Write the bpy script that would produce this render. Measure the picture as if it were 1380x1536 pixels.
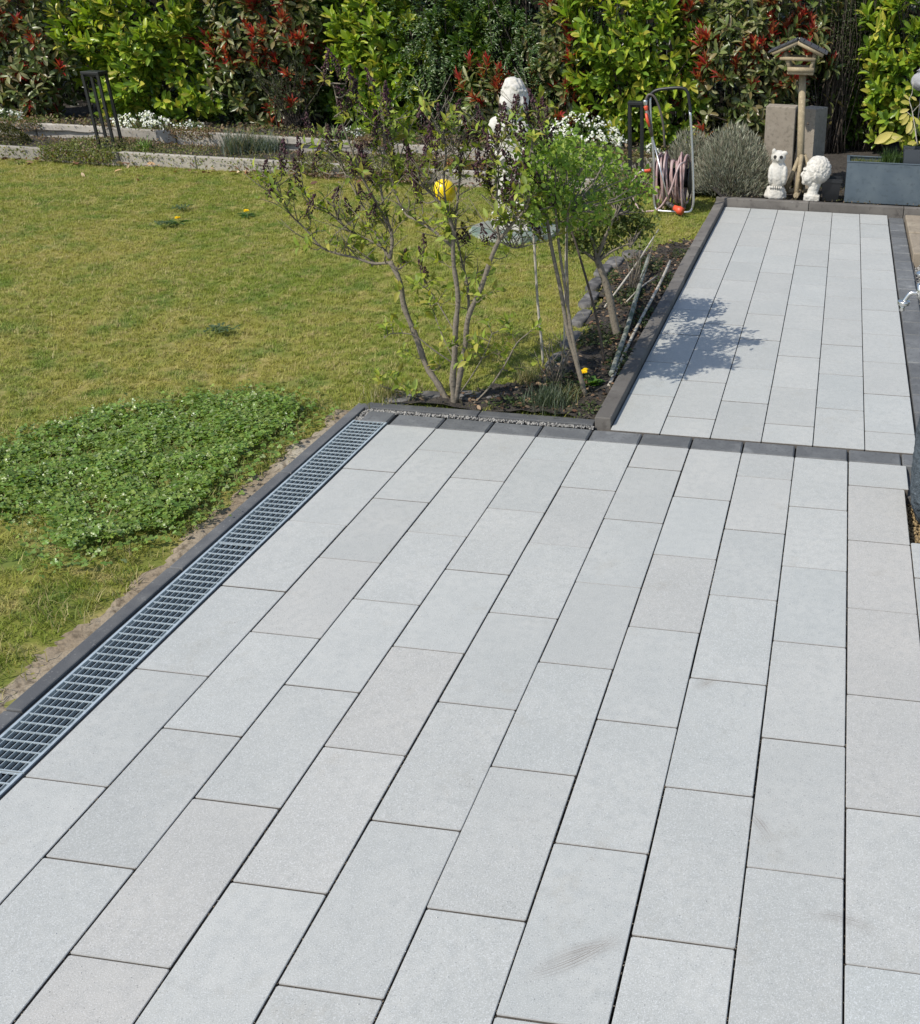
import bpy, bmesh, math, random
import numpy as np
from mathutils import Vector, Matrix, Euler

for o in list(bpy.data.objects):
    bpy.data.objects.remove(o)
scene = bpy.context.scene
COL = scene.collection

# ------------------------------------------------------------------ camera
CAM = np.array([2.48775642, -5.23312392, 2.40930358])
ROT = np.array([[0.99027433, 0.13696949, 0.02441554],
                [0.0858893, -0.4637896, -0.88177221],
                [-0.10945221, 0.87529342, -0.47104315]])
FOC, PPX, PPY = 1523.476, 1040.0, 768.0
cam = bpy.data.cameras.new('camera')
cam_o = bpy.data.objects.new('camera', cam)
COL.objects.link(cam_o)
cam.sensor_fit = 'HORIZONTAL'
cam.sensor_width = 36.0
cam.lens = FOC / 1380 * 36
cam.shift_x = (690 - PPX) / 1380
cam.clip_start = 0.05
cam.clip_end = 500
mw = Matrix.Identity(4)
for i in range(3):
    mw[i][0] = ROT[0][i]; mw[i][1] = -ROT[1][i]; mw[i][2] = -ROT[2][i]; mw[i][3] = CAM[i]
cam_o.matrix_world = mw
scene.camera = cam_o

# ------------------------------------------------------------------ light
SUN_EL = math.radians(48.5)
SUN_TH = math.radians(53)              # direction the shadows fall, from +X towards +Y
world = bpy.data.worlds.new('World')
scene.world = world
world.use_nodes = True
wn = world.node_tree
bg = wn.nodes['Background']
sky = wn.nodes.new('ShaderNodeTexSky')
sky.sky_type = 'NISHITA'
sky.sun_disc = False
sky.sun_elevation = SUN_EL
sx, sy = -math.cos(SUN_TH), -math.sin(SUN_TH)
sky.sun_rotation = math.atan2(sx, sy) % (2 * math.pi)
wn.links.new(sky.outputs[0], bg.inputs[0])
bg.inputs[1].default_value = 0.135
sun = bpy.data.lights.new('sun', 'SUN')
sun.energy = 3.9
sun.angle = math.radians(0.55)
sun.color = (1.0, 0.95, 0.86)
sun_o = bpy.data.objects.new('sun', sun)
COL.objects.link(sun_o)
sd = Vector((math.cos(SUN_TH) * math.cos(SUN_EL), math.sin(SUN_TH) * math.cos(SUN_EL), -math.sin(SUN_EL)))
sun_o.rotation_euler = sd.to_track_quat('-Z', 'Y').to_euler()
sun_o.location = (-6, -6, 9)
scene.view_settings.view_transform = 'Standard'
scene.view_settings.look = 'None'
scene.view_settings.exposure = 0.22
scene.view_settings.gamma = 1.0
scene.view_settings.use_curve_mapping = False

# ------------------------------------------------------------------ places
def zg(y):
    return 0.015 * max(0.0, y - 0.17)

def at(x, y, Y):
    """point on the plane of depth Y seen at photo position (x, y)"""
    d = ROT.T @ np.array([(x - PPX) / FOC, (y - PPY) / FOC, 1.0])
    q = CAM + d * ((Y - CAM[1]) / d[1])
    return Vector(q)

def on(x, y, dz=0.0):
    """point on the ground at photo position (x, y)"""
    d = ROT.T @ np.array([(x - PPX) / FOC, (y - PPY) / FOC, 1.0])
    z = 0.0
    for _ in range(40):
        q = CAM + d * ((z - CAM[2]) / d[2])
        z = zg(q[1]) + dz
    return Vector(q)

# ------------------------------------------------------------------ mesh helpers
class MB:
    def __init__(self):
        self.v, self.f, self.s = [], [], []
    def add(self, vs, fs, smooth=False):
        o = len(self.v)
        self.v += [tuple(map(float, p)) for p in vs]
        self.f += [tuple(i + o for i in f) for f in fs]
        self.s += [smooth] * len(fs)
        return self
    def box(self, x0, x1, y0, y1, z0, z1, m=None):
        vs = [(x0, y0, z0), (x1, y0, z0), (x1, y1, z0), (x0, y1, z0), (x0, y0, z1), (x1, y0, z1), (x1, y1, z1), (x0, y1, z1)]
        if m is not None:
            vs = [m @ Vector(p) for p in vs]
        return self.add(vs, [(3, 2, 1, 0), (4, 5, 6, 7), (0, 1, 5, 4), (1, 2, 6, 5), (2, 3, 7, 6), (3, 0, 4, 7)])
    def tube(self, pts, rad, n=8, caps=True):
        pts = [Vector(p) for p in pts]
        if not hasattr(rad, '__len__'):
            rad = [rad] * len(pts)
        t0 = (pts[1] - pts[0]).normalized()
        up = Vector((0, 0, 1)) if abs(t0.z) < 0.9 else Vector((1, 0, 0))
        a = t0.cross(up).normalized()
        vs, fs = [], []
        for i, p in enumerate(pts):
            t = (pts[min(i + 1, len(pts) - 1)] - pts[max(i - 1, 0)])
            t = t.normalized() if t.length > 1e-9 else t0
            a = (a - t * a.dot(t))
            a = a.normalized() if a.length > 1e-9 else t.orthogonal().normalized()
            b = t.cross(a)
            for k in range(n):
                c = 2 * math.pi * k / n
                vs.append(p + (a * math.cos(c) + b * math.sin(c)) * rad[i])
        for i in range(len(pts) - 1):
            for k in range(n):
                k2 = (k + 1) % n
                fs.append((i * n + k, i * n + k2, (i + 1) * n + k2, (i + 1) * n + k))
        self.add(vs, fs, True)
        if caps:
            o = len(self.v) - len(vs)
            self.f += [tuple(o + k for k in reversed(range(n))), tuple(o + (len(pts) - 1) * n + k for k in range(n))]
            self.s += [False, False]
        return self
    def lathe(self, prof, c, n=20, axis=None, sx=1.0, sy=1.0):
        c = Vector(c)
        q = Vector((0, 0, 1)).rotation_difference(Vector(axis)).to_matrix() if axis is not None else Matrix.Identity(3)
        vs, fs = [], []
        for r, z in prof:
            for k in range(n):
                a = 2 * math.pi * k / n
                vs.append(c + q @ Vector((r * math.cos(a) * sx, r * math.sin(a) * sy, z)))
        for i in range(len(prof) - 1):
            for k in range(n):
                k2 = (k + 1) % n
                fs.append((i * n + k, i * n + k2, (i + 1) * n + k2, (i + 1) * n + k))
        o = len(self.v)
        self.add(vs, fs, True)
        self.f += [tuple(o + k for k in reversed(range(n))), tuple(o + (len(prof) - 1) * n + k for k in range(n))]
        self.s += [False, False]
        return self
    def ell(self, c, r, n=12, m=8, rot=None):
        c = Vector(c)
        q = rot if rot is not None else Matrix.Identity(3)
        vs = [c + q @ Vector((0, 0, r[2]))]
        for i in range(1, m):
            a = math.pi * i / m
            for k in range(n):
                b = 2 * math.pi * k / n
                vs.append(c + q @ Vector((r[0] * math.sin(a) * math.cos(b), r[1] * math.sin(a) * math.sin(b), r[2] * math.cos(a))))
        vs.append(c + q @ Vector((0, 0, -r[2])))
        fs = [(0, 1 + k, 1 + (k + 1) % n) for k in range(n)]
        for i in range(m - 2):
            for k in range(n):
                k2 = (k + 1) % n
                fs.append((1 + i * n + k, 1 + (i + 1) * n + k, 1 + (i + 1) * n + k2, 1 + i * n + k2))
        e = len(vs) - 1
        fs += [(1 + (m - 2) * n + (k + 1) % n, 1 + (m - 2) * n + k, e) for k in range(n)]
        return self.add(vs, fs, True)
    def prism(self, poly, y0, y1, m=None):
        """polygon in (x, z) run along y"""
        n = len(poly)
        vs = [(x, y0, z) for x, z in poly] + [(x, y1, z) for x, z in poly]
        if m is not None:
            vs = [m @ Vector(p) for p in vs]
        fs = [tuple(range(n)), tuple(reversed(range(n, 2 * n)))] + [(k, n + k, n + (k + 1) % n, (k + 1) % n) for k in range(n)]
        return self.add(vs, fs)
    def mesh(self, name):
        me = bpy.data.meshes.new(name)
        me.from_pydata(self.v, [], self.f)
        me.polygons.foreach_set('use_smooth', self.s)
        me.update()
        return me
    def obj(self, name, mat, parent=None, bevel=0, recalc=True):
        me = self.mesh(name)
        if recalc:
            bm = bmesh.new(); bm.from_mesh(me)
            bmesh.ops.recalc_face_normals(bm, faces=bm.faces)
            bm.to_mesh(me); bm.free()
        o = link(name, me, mat, parent)
        if bevel:
            b = o.modifiers.new('bevel', 'BEVEL'); b.width = bevel; b.segments = 2; b.limit_method = 'ANGLE'
        return o

def link(name, me, mat=None, parent=None):
    o = bpy.data.objects.new(name, me)
    COL.objects.link(o)
    if mat is not None and me is not None and not me.materials:
        me.materials.append(mat)
    if parent is not None:
        o.parent = parent
    return o

def raw_mesh(name, V, faces, col=None, smooth=False):
    """fast mesh from numpy; faces is a list of (n,k) index arrays"""
    me = bpy.data.meshes.new(name)
    V = np.ascontiguousarray(V, dtype=np.float32)
    me.vertices.add(len(V)); me.vertices.foreach_set('co', V.ravel())
    loops = np.concatenate([f.ravel() for f in faces]).astype(np.int32)
    sizes = np.concatenate([np.full(len(f), f.shape[1]) for f in faces]).astype(np.int32)
    starts = np.concatenate([[0], np.cumsum(sizes)[:-1]]).astype(np.int32)
    me.loops.add(len(loops)); me.loops.foreach_set('vertex_index', loops)
    me.polygons.add(len(sizes)); me.polygons.foreach_set('loop_start', starts)
    try:
        me.polygons.foreach_set('loop_total', sizes)
    except Exception:
        pass
    if smooth:
        me.polygons.foreach_set('use_smooth', np.ones(len(sizes), dtype=bool))
    if col is not None:
        a = me.color_attributes.new('tint', 'FLOAT_COLOR', 'POINT')
        c = np.ones((len(V), 4), dtype=np.float32); c[:, :3] = col
        a.data.foreach_set('color', c.ravel())
    me.update(calc_edges=True)
    me.validate()
    return me

def nrm(a):
    return a / (np.linalg.norm(a, axis=1, keepdims=True) + 1e-9)

LEAF = np.array([(0, 0, 0), (.3, -.38, .07), (.3, 0, 0), (.3, .38, .07), (.62, -.5, .06), (.62, 0, -.02), (.62, .5, .06), (.88, -.31, .0), (.88, .31, .0), (1, 0, -.12)], float)
LEAF_Q = np.array([(1, 2, 5, 4), (2, 3, 6, 5)])
LEAF_T = np.array([(0, 2, 1), (0, 3, 2), (4, 5, 7), (5, 6, 8), (5, 9, 7), (5, 8, 9)])
POINTED = np.array([(0, 0, 0), (.28, -.42, .08), (.28, 0, 0), (.28, .42, .08), (.6, -.40, .05), (.6, 0, -.03), (.6, .40, .05), (1, 0, -.16)], float)
POINTED_Q = np.array([(1, 2, 5, 4), (2, 3, 6, 5)])
POINTED_T = np.array([(0, 2, 1), (0, 3, 2), (4, 5, 7), (5, 6, 7)])
NARROW = np.array([(0, 0, 0), (.45, -.5, .03), (.45, .5, .03), (1, 0, -.1)], float)
NARROW_T = np.array([(0, 2, 1), (1, 2, 3)])
BLADE = np.array([(0, -.5, 0), (0, .5, 0), (.5, -.4, .06), (.5, .4, .06), (1, 0, -.12)], float)
BLADE_Q = np.array([(0, 1, 3, 2)])
BLADE_T = np.array([(2, 3, 4)])

def leaf_mesh(name, P, D, N, L, W, C, kind='leaf'):
    """n leaves: base P, direction D, upper side N, length L, width W, colour C"""
    P, D, N, C = [np.asarray(a, float) for a in (P, D, N, C)]
    D = nrm(D)
    S = nrm(np.cross(N, D))
    N = np.cross(D, S)
    T, Q, R = {'leaf': (LEAF, LEAF_Q, LEAF_T), 'pointed': (POINTED, POINTED_Q, POINTED_T), 'narrow': (NARROW, None, NARROW_T), 'blade': (BLADE, BLADE_Q, BLADE_T)}[kind]
    L = np.asarray(L, float).reshape(-1, 1, 1); W = np.asarray(W, float).reshape(-1, 1, 1)
    V = P[:, None] + D[:, None] * T[None, :, 0:1] * L + S[:, None] * T[None, :, 1:2] * W + N[:, None] * T[None, :, 2:3] * L
    n, k = len(P), len(T)
    off = (np.arange(n) * k)[:, None, None]
    faces = []
    if Q is not None:
        faces.append((Q[None] + off).reshape(-1, 4))
    faces.append((R[None] + off).reshape(-1, 3))
    col = np.repeat(C, k, axis=0)
    return raw_mesh(name, V.reshape(-1, 3), faces, col, smooth=(kind in ('leaf', 'pointed')))

# ------------------------------------------------------------------ tags
def tag(o, label=None, cat=None, group=None, kind=None):
    if label: o['label'] = label
    if cat: o['category'] = cat
    if group: o['group'] = group
    if kind: o['kind'] = kind
    return o

def thing(name, label, cat, loc=(0, 0, 0), group=None):
    o = bpy.data.objects.new(name, None)
    COL.objects.link(o)
    o.location = loc
    o.empty_display_size = 0.1
    return tag(o, label, cat, group)

def under(t, o):
    """parent o (built in world coordinates) to the empty t"""
    o.parent = t
    o.matrix_parent_inverse = Matrix.Translation(-Vector(t.location))
    return o

# ------------------------------------------------------------------ materials
def mat(name, col=(.5, .5, .5), rough=.7, metal=0.0, spec=0.5, noise=None, bump=None, coords='World', vary=0):
    """noise: list of (scale, detail, colour, lo, hi); bump: list of (scale, strength, distance)"""
    m = bpy.data.materials.new(name); m.use_nodes = True
    nt = m.node_tree; b = nt.nodes['Principled BSDF']
    b.inputs['Base Color'].default_value = (*col, 1)
    b.inputs['Roughness'].default_value = rough
    b.inputs['Metallic'].default_value = metal
    b.inputs['Specular IOR Level'].default_value = spec
    tc = nt.nodes.new('ShaderNodeTexCoord')
    src = tc.outputs['Object']
    if coords == 'World':
        src = nt.nodes.new('ShaderNodeNewGeometry').outputs['Position']
    cur = None
    for sc, det, c2, lo, hi in (noise or []):
        n = nt.nodes.new('ShaderNodeTexNoise'); n.inputs['Scale'].default_value = sc; n.inputs['Detail'].default_value = det
        nt.links.new(src, n.inputs['Vector'])
        r = nt.nodes.new('ShaderNodeMapRange'); r.inputs[1].default_value = lo; r.inputs[2].default_value = hi
        nt.links.new(n.outputs[0], r.inputs[0])
        x = nt.nodes.new('ShaderNodeMix'); x.data_type = 'RGBA'
        nt.links.new(r.outputs[0], x.inputs[0])
        if cur is None:
            x.inputs[6].default_value = (*col, 1)
        else:
            nt.links.new(cur, x.inputs[6])
        x.inputs[7].default_value = (*c2, 1)
        cur = x.outputs[2]
    if vary and cur is not None:
        oi = nt.nodes.new('ShaderNodeObjectInfo'); mr = nt.nodes.new('ShaderNodeMapRange')
        mr.inputs[3].default_value = 1 - vary; mr.inputs[4].default_value = 1 + vary
        nt.links.new(oi.outputs['Random'], mr.inputs[0])
        vm = nt.nodes.new('ShaderNodeVectorMath'); vm.operation = 'SCALE'
        nt.links.new(cur, vm.inputs[0]); nt.links.new(mr.outputs[0], vm.inputs['Scale']); cur = vm.outputs[0]
    if cur is not None:
        nt.links.new(cur, b.inputs['Base Color'])
    prev = None
    for sc, st, di in (bump or []):
        n = nt.nodes.new('ShaderNodeTexNoise'); n.inputs['Scale'].default_value = sc; n.inputs['Detail'].default_value = 6
        nt.links.new(src, n.inputs['Vector'])
        u = nt.nodes.new('ShaderNodeBump'); u.inputs['Strength'].default_value = st; u.inputs['Distance'].default_value = di
        nt.links.new(n.outputs[0], u.inputs['Height'])
        if prev is not None:
            nt.links.new(prev, u.inputs['Normal'])
        prev = u.outputs[0]
    if prev is not None:
        nt.links.new(prev, b.inputs['Normal'])
    m['end'] = 1
    return m

def leaf_mat(name, rough=.4, trans=.3, spec=.5, tint=(1, 1, 1)):
    m = bpy.data.materials.new(name); m.use_nodes = True
    nt = m.node_tree; b = nt.nodes['Principled BSDF']
    a = nt.nodes.new('ShaderNodeAttribute'); a.attribute_name = 'tint'
    b.inputs['Roughness'].default_value = rough
    b.inputs['Specular IOR Level'].default_value = spec
    nt.links.new(a.outputs['Color'], b.inputs['Base Color'])
    t = nt.nodes.new('ShaderNodeBsdfTranslucent')
    mx = nt.nodes.new('ShaderNodeMix'); mx.data_type = 'RGBA'; mx.blend_type = 'MULTIPLY'; mx.inputs[0].default_value = 1
    nt.links.new(a.outputs['Color'], mx.inputs[6]); mx.inputs[7].default_value = (1.5, 1.6, .7, 1)
    nt.links.new(mx.outputs[2], t.inputs['Color'])
    s = nt.nodes.new('ShaderNodeMixShader'); s.inputs[0].default_value = trans
    nt.links.new(b.outputs[0], s.inputs[1]); nt.links.new(t.outputs[0], s.inputs[2])
    nt.links.new(s.outputs[0], nt.nodes['Material Output'].inputs[0])
    return m

def _sc(x, y, cx, cy, wd, ext):
    a, c_ = on(x, y), on(cx, cy)
    return ((a.x, a.y), (c_.x, c_.y), math.hypot(a.x - c_.x, a.y - c_.y), wd, ext)
SCUFFS = [_sc(865, 1440, 760, 1250, .035, .17), _sc(870, 1425, 930, 1620, .03, .15), _sc(1140, 1235, 900, 1330, .03, .09), _sc(1060, 1025, 980, 960, .03, .07), _sc(1265, 1378, 1240, 1500, .03, .13)]
def slab_mat():
    m = bpy.data.materials.new('slab_concrete'); m.use_nodes = True
    nt = m.node_tree; N = nt.nodes; Lk = nt.links; b = N['Principled BSDF']
    b.inputs['Roughness'].default_value = .62
    b.inputs['Specular IOR Level'].default_value = .5
    oi = N.new('ShaderNodeObjectInfo'); geo = N.new('ShaderNodeNewGeometry')
    add = N.new('ShaderNodeVectorMath'); add.operation = 'ADD'
    sc = N.new('ShaderNodeVectorMath'); sc.operation = 'SCALE'; sc.inputs[0].default_value = (37, 71, 13)
    Lk.new(oi.outputs['Random'], sc.inputs['Scale'])
    Lk.new(geo.outputs['Position'], add.inputs[0]); Lk.new(sc.outputs[0], add.inputs[1])
    def noise(scale, det, lo, hi, rough=.5):
        n = N.new('ShaderNodeTexNoise'); n.inputs['Scale'].default_value = scale; n.inputs['Detail'].default_value = det; n.inputs['Roughness'].default_value = rough
        Lk.new(add.outputs[0], n.inputs['Vector'])
        r = N.new('ShaderNodeMapRange'); r.inputs[1].default_value = lo; r.inputs[2].default_value = hi
        Lk.new(n.outputs[0], r.inputs[0]); return r.outputs[0], n.outputs[0]
    def mix(f, a, c, blend='MIX', fac=None):
        x = N.new('ShaderNodeMix'); x.data_type = 'RGBA'; x.blend_type = blend
        if f is None: x.inputs[0].default_value = fac
        else: Lk.new(f, x.inputs[0])
        for s, v in ((6, a), (7, c)):
            if isinstance(v, tuple): x.inputs[s].default_value = (*v, 1)
            else: Lk.new(v, x.inputs[s])
        return x.outputs[2]
    big, _ = noise(3.0, 4, .35, .7)
    mid, _ = noise(28, 5, .42, .75)
    grain, gh = noise(300, 3, .50, .72)
    dark, _ = noise(210, 2, .63, .74)
    c = mix(big, (.376, .383, .362), (.424, .425, .398))
    c = mix(mid, c, (.350, .358, .341))
    c = mix(grain, c, (.55, .56, .55))
    c = mix(dark, c, (.21, .215, .21))
    c = mix(None, c, oi.outputs['Color'], 'MULTIPLY', 1.0)
    # faint scuffs
    st, _ = noise(4.5, 9, .58, .74, .75)
    c2 = mix(None, c, (.90, .875, .84), 'MULTIPLY', 1.0)
    c = mix(st, c, c2)
    # curved rubber scuffs left on a few slabs
    for (mx, my), (cx, cy), rad, wd, ext in SCUFFS:
        d1 = N.new('ShaderNodeVectorMath'); d1.operation = 'DISTANCE'; d1.inputs[1].default_value = (cx, cy, 0); Lk.new(geo.outputs['Position'], d1.inputs[0])
        a1 = N.new('ShaderNodeMath'); a1.operation = 'SUBTRACT'; a1.inputs[1].default_value = rad; Lk.new(d1.outputs['Value'], a1.inputs[0])
        a2 = N.new('ShaderNodeMath'); a2.operation = 'ABSOLUTE'; Lk.new(a1.outputs[0], a2.inputs[0])
        m1 = N.new('ShaderNodeMapRange'); m1.inputs[1].default_value = wd; m1.inputs[2].default_value = 0; Lk.new(a2.outputs[0], m1.inputs[0])
        d2 = N.new('ShaderNodeVectorMath'); d2.operation = 'DISTANCE'; d2.inputs[1].default_value = (mx, my, 0); Lk.new(geo.outputs['Position'], d2.inputs[0])
        m2 = N.new('ShaderNodeMapRange'); m2.inputs[1].default_value = ext; m2.inputs[2].default_value = 0; Lk.new(d2.outputs['Value'], m2.inputs[0])
        wv = N.new('ShaderNodeTexNoise'); wv.noise_dimensions = '1D'; wv.inputs['Scale'].default_value = 320; wv.inputs['Detail'].default_value = 2; Lk.new(d1.outputs['Value'], wv.inputs['W'])
        m3 = N.new('ShaderNodeMapRange'); m3.inputs[1].default_value = .42; m3.inputs[2].default_value = .62; Lk.new(wv.outputs[0], m3.inputs[0])
        p1 = N.new('ShaderNodeMath'); p1.operation = 'MULTIPLY'; Lk.new(m1.outputs[0], p1.inputs[0]); Lk.new(m2.outputs[0], p1.inputs[1])
        p2 = N.new('ShaderNodeMath'); p2.operation = 'MULTIPLY'; Lk.new(p1.outputs[0], p2.inputs[0]); Lk.new(m3.outputs[0], p2.inputs[1])
        p3 = N.new('ShaderNodeMath'); p3.operation = 'MULTIPLY'; p3.inputs[1].default_value = 1.0; Lk.new(p2.outputs[0], p3.inputs[0])
        c = mix(p3.outputs[0], c, (.20, .175, .15))
    Lk.new(c, b.inputs['Base Color'])
    u = N.new('ShaderNodeBump'); u.inputs['Strength'].default_value = .35; u.inputs['Distance'].default_value = .0015
    Lk.new(gh, u.inputs['Height']); Lk.new(u.outputs[0], b.inputs['Normal'])
    return m

def lawn_mat(name, blades):
    m = bpy.data.materials.new(name); m.use_nodes = True
    nt = m.node_tree; N = nt.nodes; Lk = nt.links; b = N['Principled BSDF']
    b.inputs['Roughness'].default_value = .6 if blades else .9
    b.inputs['Specular IOR Level'].default_value = .25
    geo = N.new('ShaderNodeNewGeometry'); oi = N.new('ShaderNodeObjectInfo')
    def noise(scale, det, lo, hi):
        n = N.new('ShaderNodeTexNoise'); n.inputs['Scale'].default_value = scale; n.inputs['Detail'].default_value = det
        Lk.new(geo.outputs['Position'], n.inputs['Vector'])
        r = N.new('ShaderNodeMapRange'); r.inputs[1].default_value = lo; r.inputs[2].default_value = hi
        Lk.new(n.outputs[0], r.inputs[0]); return r.outputs[0]
    def mix(f, a, c):
        x = N.new('ShaderNodeMix'); x.data_type = 'RGBA'; Lk.new(f, x.inputs[0])
        for s, v in ((6, a), (7, c)):
            if isinstance(v, tuple): x.inputs[s].default_value = (*v, 1)
            else: Lk.new(v, x.inputs[s])
        return x.outputs[2]
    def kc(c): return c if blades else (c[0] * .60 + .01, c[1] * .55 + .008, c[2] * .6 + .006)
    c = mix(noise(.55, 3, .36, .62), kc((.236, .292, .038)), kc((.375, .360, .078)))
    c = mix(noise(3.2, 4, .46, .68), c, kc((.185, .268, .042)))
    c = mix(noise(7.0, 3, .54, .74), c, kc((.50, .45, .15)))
    if blades:
        r = N.new('ShaderNodeMapRange'); r.inputs[1].default_value = .72; r.inputs[2].default_value = 1.0
        Lk.new(oi.outputs['Random'], r.inputs[0])
        c = mix(r.outputs[0], c, (.46, .39, .17))
        t = N.new('ShaderNodeBsdfTranslucent'); Lk.new(c, t.inputs['Color'])
        s = N.new('ShaderNodeMixShader'); s.inputs[0].default_value = .3
        Lk.new(b.outputs[0], s.inputs[1]); Lk.new(t.outputs[0], s.inputs[2]); Lk.new(s.outputs[0], N['Material Output'].inputs[0])
    Lk.new(c, b.inputs['Base Color'])
    return m

M = {}
M['slab'] = slab_mat()
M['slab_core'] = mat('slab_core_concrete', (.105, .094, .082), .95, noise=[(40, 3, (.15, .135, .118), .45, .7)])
M['slab_edge'] = mat('slab_edge_shade', (.265, .262, .25), .9, noise=[(60, 3, (.32, .315, .30), .45, .7)])  # painted shade for front and back chamfers, so sunlit bevels read dark
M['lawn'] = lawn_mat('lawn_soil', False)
M['grass'] = lawn_mat('grass_blades', True)
M['bedding'] = mat('joint_sand', (.10, .095, .088), .95, bump=[(200, .6, .003)])
M['paver'] = mat('anthracite_paver', (.118, .122, .124), .75, noise=[(9, 4, (.17, .175, .175), .45, .75), (60, 3, (.075, .078, .08), .55, .75), (4, 3, (.25, .255, .25), .63, .75)], bump=[(150, .3, .002)], vary=.18)
M['kerb_dark'] = mat('dark_kerb', (.085, .088, .092), .8, noise=[(6, 5, (.135, .135, .132), .45, .7), (80, 2, (.19, .19, .185), .64, .76)], bump=[(160, .4, .002)], vary=.18)
M['kerb_brown'] = mat('weathered_kerb', (.115, .105, .094), .85, noise=[(4, 5, (.165, .152, .135), .42, .68), (14, 4, (.085, .076, .068), .55, .72), (90, 2, (.24, .23, .21), .66, .76)], bump=[(120, .5, .003)], vary=.18)
M['kerb_light'] = mat('weathered_concrete', (.30, .275, .235), .9, noise=[(3, 5, (.40, .37, .32), .42, .7), (12, 4, (.19, .175, .15), .55, .75)], bump=[(80, .6, .004)], coords='World', vary=.18)
M['galv'] = mat('galvanised_steel', (.52, .585, .61), .5, .45, noise=[(9, 4, (.40, .455, .47), .42, .66), (50, 4, (.58, .64, .66), .5, .7)])
M['galv_dark'] = mat('galvanised_mesh_bars', (.46, .52, .54), .5, .45)
M['channel'] = mat('drain_channel_plastic', (.018, .02, .022), .6)
M['soil'] = mat('bed_soil', (.040, .033, .027), .95, noise=[(14, 6, (.075, .062, .048), .42, .68), (60, 3, (.13, .11, .085), .62, .78)], bump=[(30, .9, .03), (120, .7, .01)], coords='World')
M['sand'] = mat('dry_sandy_soil', (.27, .22, .155), .95, noise=[(1.1, 2, (.36, .32, .25), .45, .6), (3, 4, (.20, .15, .095), .46, .66), (35, 5, (.11, .085, .055), .5, .7)], bump=[(50, .8, .01)], coords='World')
M['gravel'] = mat('grey_gravel', (.30, .29, .27), .85, noise=[(40, 2, (.17, .165, .155), .45, .6)], coords='World')
M['gravel_warm'] = mat('tan_gravel', (.30, .22, .11), .85, noise=[(60, 2, (.17, .12, .06), .45, .6)], coords='World')
M['ground'] = mat('ground_soil', (.06, .055, .04), .95, noise=[(.6, 6, (.07, .09, .03), .4, .6)], coords='World')
M['black'] = mat('black_powder_coat', (.012, .013, .014), .45, spec=.5)
M['plastic_black'] = mat('black_plastic', (.012, .013, .015), .4)
M['wood'] = mat('grey_weathered_pine', (.31, .25, .155), .75, noise=[(12, 5, (.25, .20, .125), .42, .68), (45, 3, (.44, .36, .23), .55, .75)], bump=[(70, .3, .003)])
M['roof_shingle'] = mat('bitumen_shingle', (.045, .045, .048), .9, noise=[(60, 2, (.09, .09, .09), .5, .7)])  # dark shingle covering of the feeder roof
M['bark'] = mat('lilac_bark', (.175, .15, .115), .9, noise=[(25, 5, (.20, .17, .13), .42, .66), (70, 3, (.07, .058, .045), .55, .72)], bump=[(60, .8, .006)], coords='World')
M['bark_dark'] = mat('dark_stems', (.060, .046, .036), .9, noise=[(25, 4, (.10, .08, .06), .45, .7)], bump=[(60, .7, .005)], coords='World')
M['moss_wood'] = mat('mossy_pole', (.23, .235, .20), .9, noise=[(14, 4, (.10, .125, .085), .45, .6), (40, 3, (.28, .28, .25), .56, .72)], bump=[(60, .7, .004)], coords='World')
M['cane'] = mat('bleached_cane', (.46, .42, .35), .75, noise=[(20, 3, (.23, .20, .16), .45, .7)], coords='World')
M['stone_white'] = mat('whitewashed_stone', (.56, .54, .49), .9, noise=[(7, 5, (.44, .415, .36), .45, .70), (40, 4, (.40, .375, .32), .58, .80)], bump=[(60, .35, .006), (140, .3, .003)])
M['stone_curls'] = mat('carved_curls', (.60, .575, .52), .85, noise=[(22, 3, (.30, .28, .24), .52, .66)], bump=[(26, 1.0, .03)])
M['concrete_block'] = mat('rough_concrete', (.25, .215, .17), .9, noise=[(6, 5, (.30, .262, .21), .45, .7), (30, 4, (.18, .155, .12), .52, .72)], bump=[(90, .6, .004)])
M['zinc'] = mat('blue_grey_zinc', (.085, .112, .135), .5, .25, noise=[(4, 5, (.115, .145, .165), .42, .68), (22, 4, (.065, .085, .10), .55, .75)])
M['pot_grey'] = mat('slate_grey_pot', (.045, .053, .062), .5)
M['rock'] = mat('slate_rock', (.042, .056, .068), .8, noise=[(30, 5, (.075, .095, .112), .45, .65), (120, 3, (.15, .17, .185), .62, .76)], bump=[(40, 1.0, .02), (140, .8, .006)])
M['chrome'] = mat('brushed_steel', (.62, .62, .60), .28, .95)
M['eye'] = mat('dark_eye', (.02, .018, .016), .5)
M['hose'] = mat('faded_red_hose', (.36, .235, .225), .5, noise=[(9, 3, (.46, .36, .345), .42, .65), (5, 2, (.22, .13, .12), .55, .7)], coords='World')
M['hose_grey'] = mat('grey_hose', (.10, .085, .075), .5)
M['orange'] = mat('orange_plastic', (.62, .085, .035), .45)
M['alu'] = mat('aluminium_tube', (.62, .63, .63), .35, .9)
M['yellow'] = mat('yellow_plastic', (.90, .66, .012), .3)
M['sandstone'] = mat('brown_sandstone', (.26, .215, .16), .85, noise=[(5, 5, (.32, .27, .20), .42, .68), (25, 4, (.18, .15, .11), .55, .72)], bump=[(50, .5, .004)])
M['edging_stone'] = mat('dark_edging_stone', (.075, .072, .070), .9, noise=[(12, 5, (.19, .18, .17), .45, .7)], bump=[(50, .7, .006)], coords='World', vary=.18)
M['cover'] = mat('ribbed_cover', (.33, .345, .30), .8, spec=.2, noise=[(5, 4, (.22, .29, .235), .48, .62), (18, 3, (.42, .42, .37), .55, .72)])
M['fence'] = mat('dark_fence_boards', (.010, .009, .008), .95, spec=.1, noise=[(6, 4, (.03, .025, .02), .4, .7)])
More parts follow.
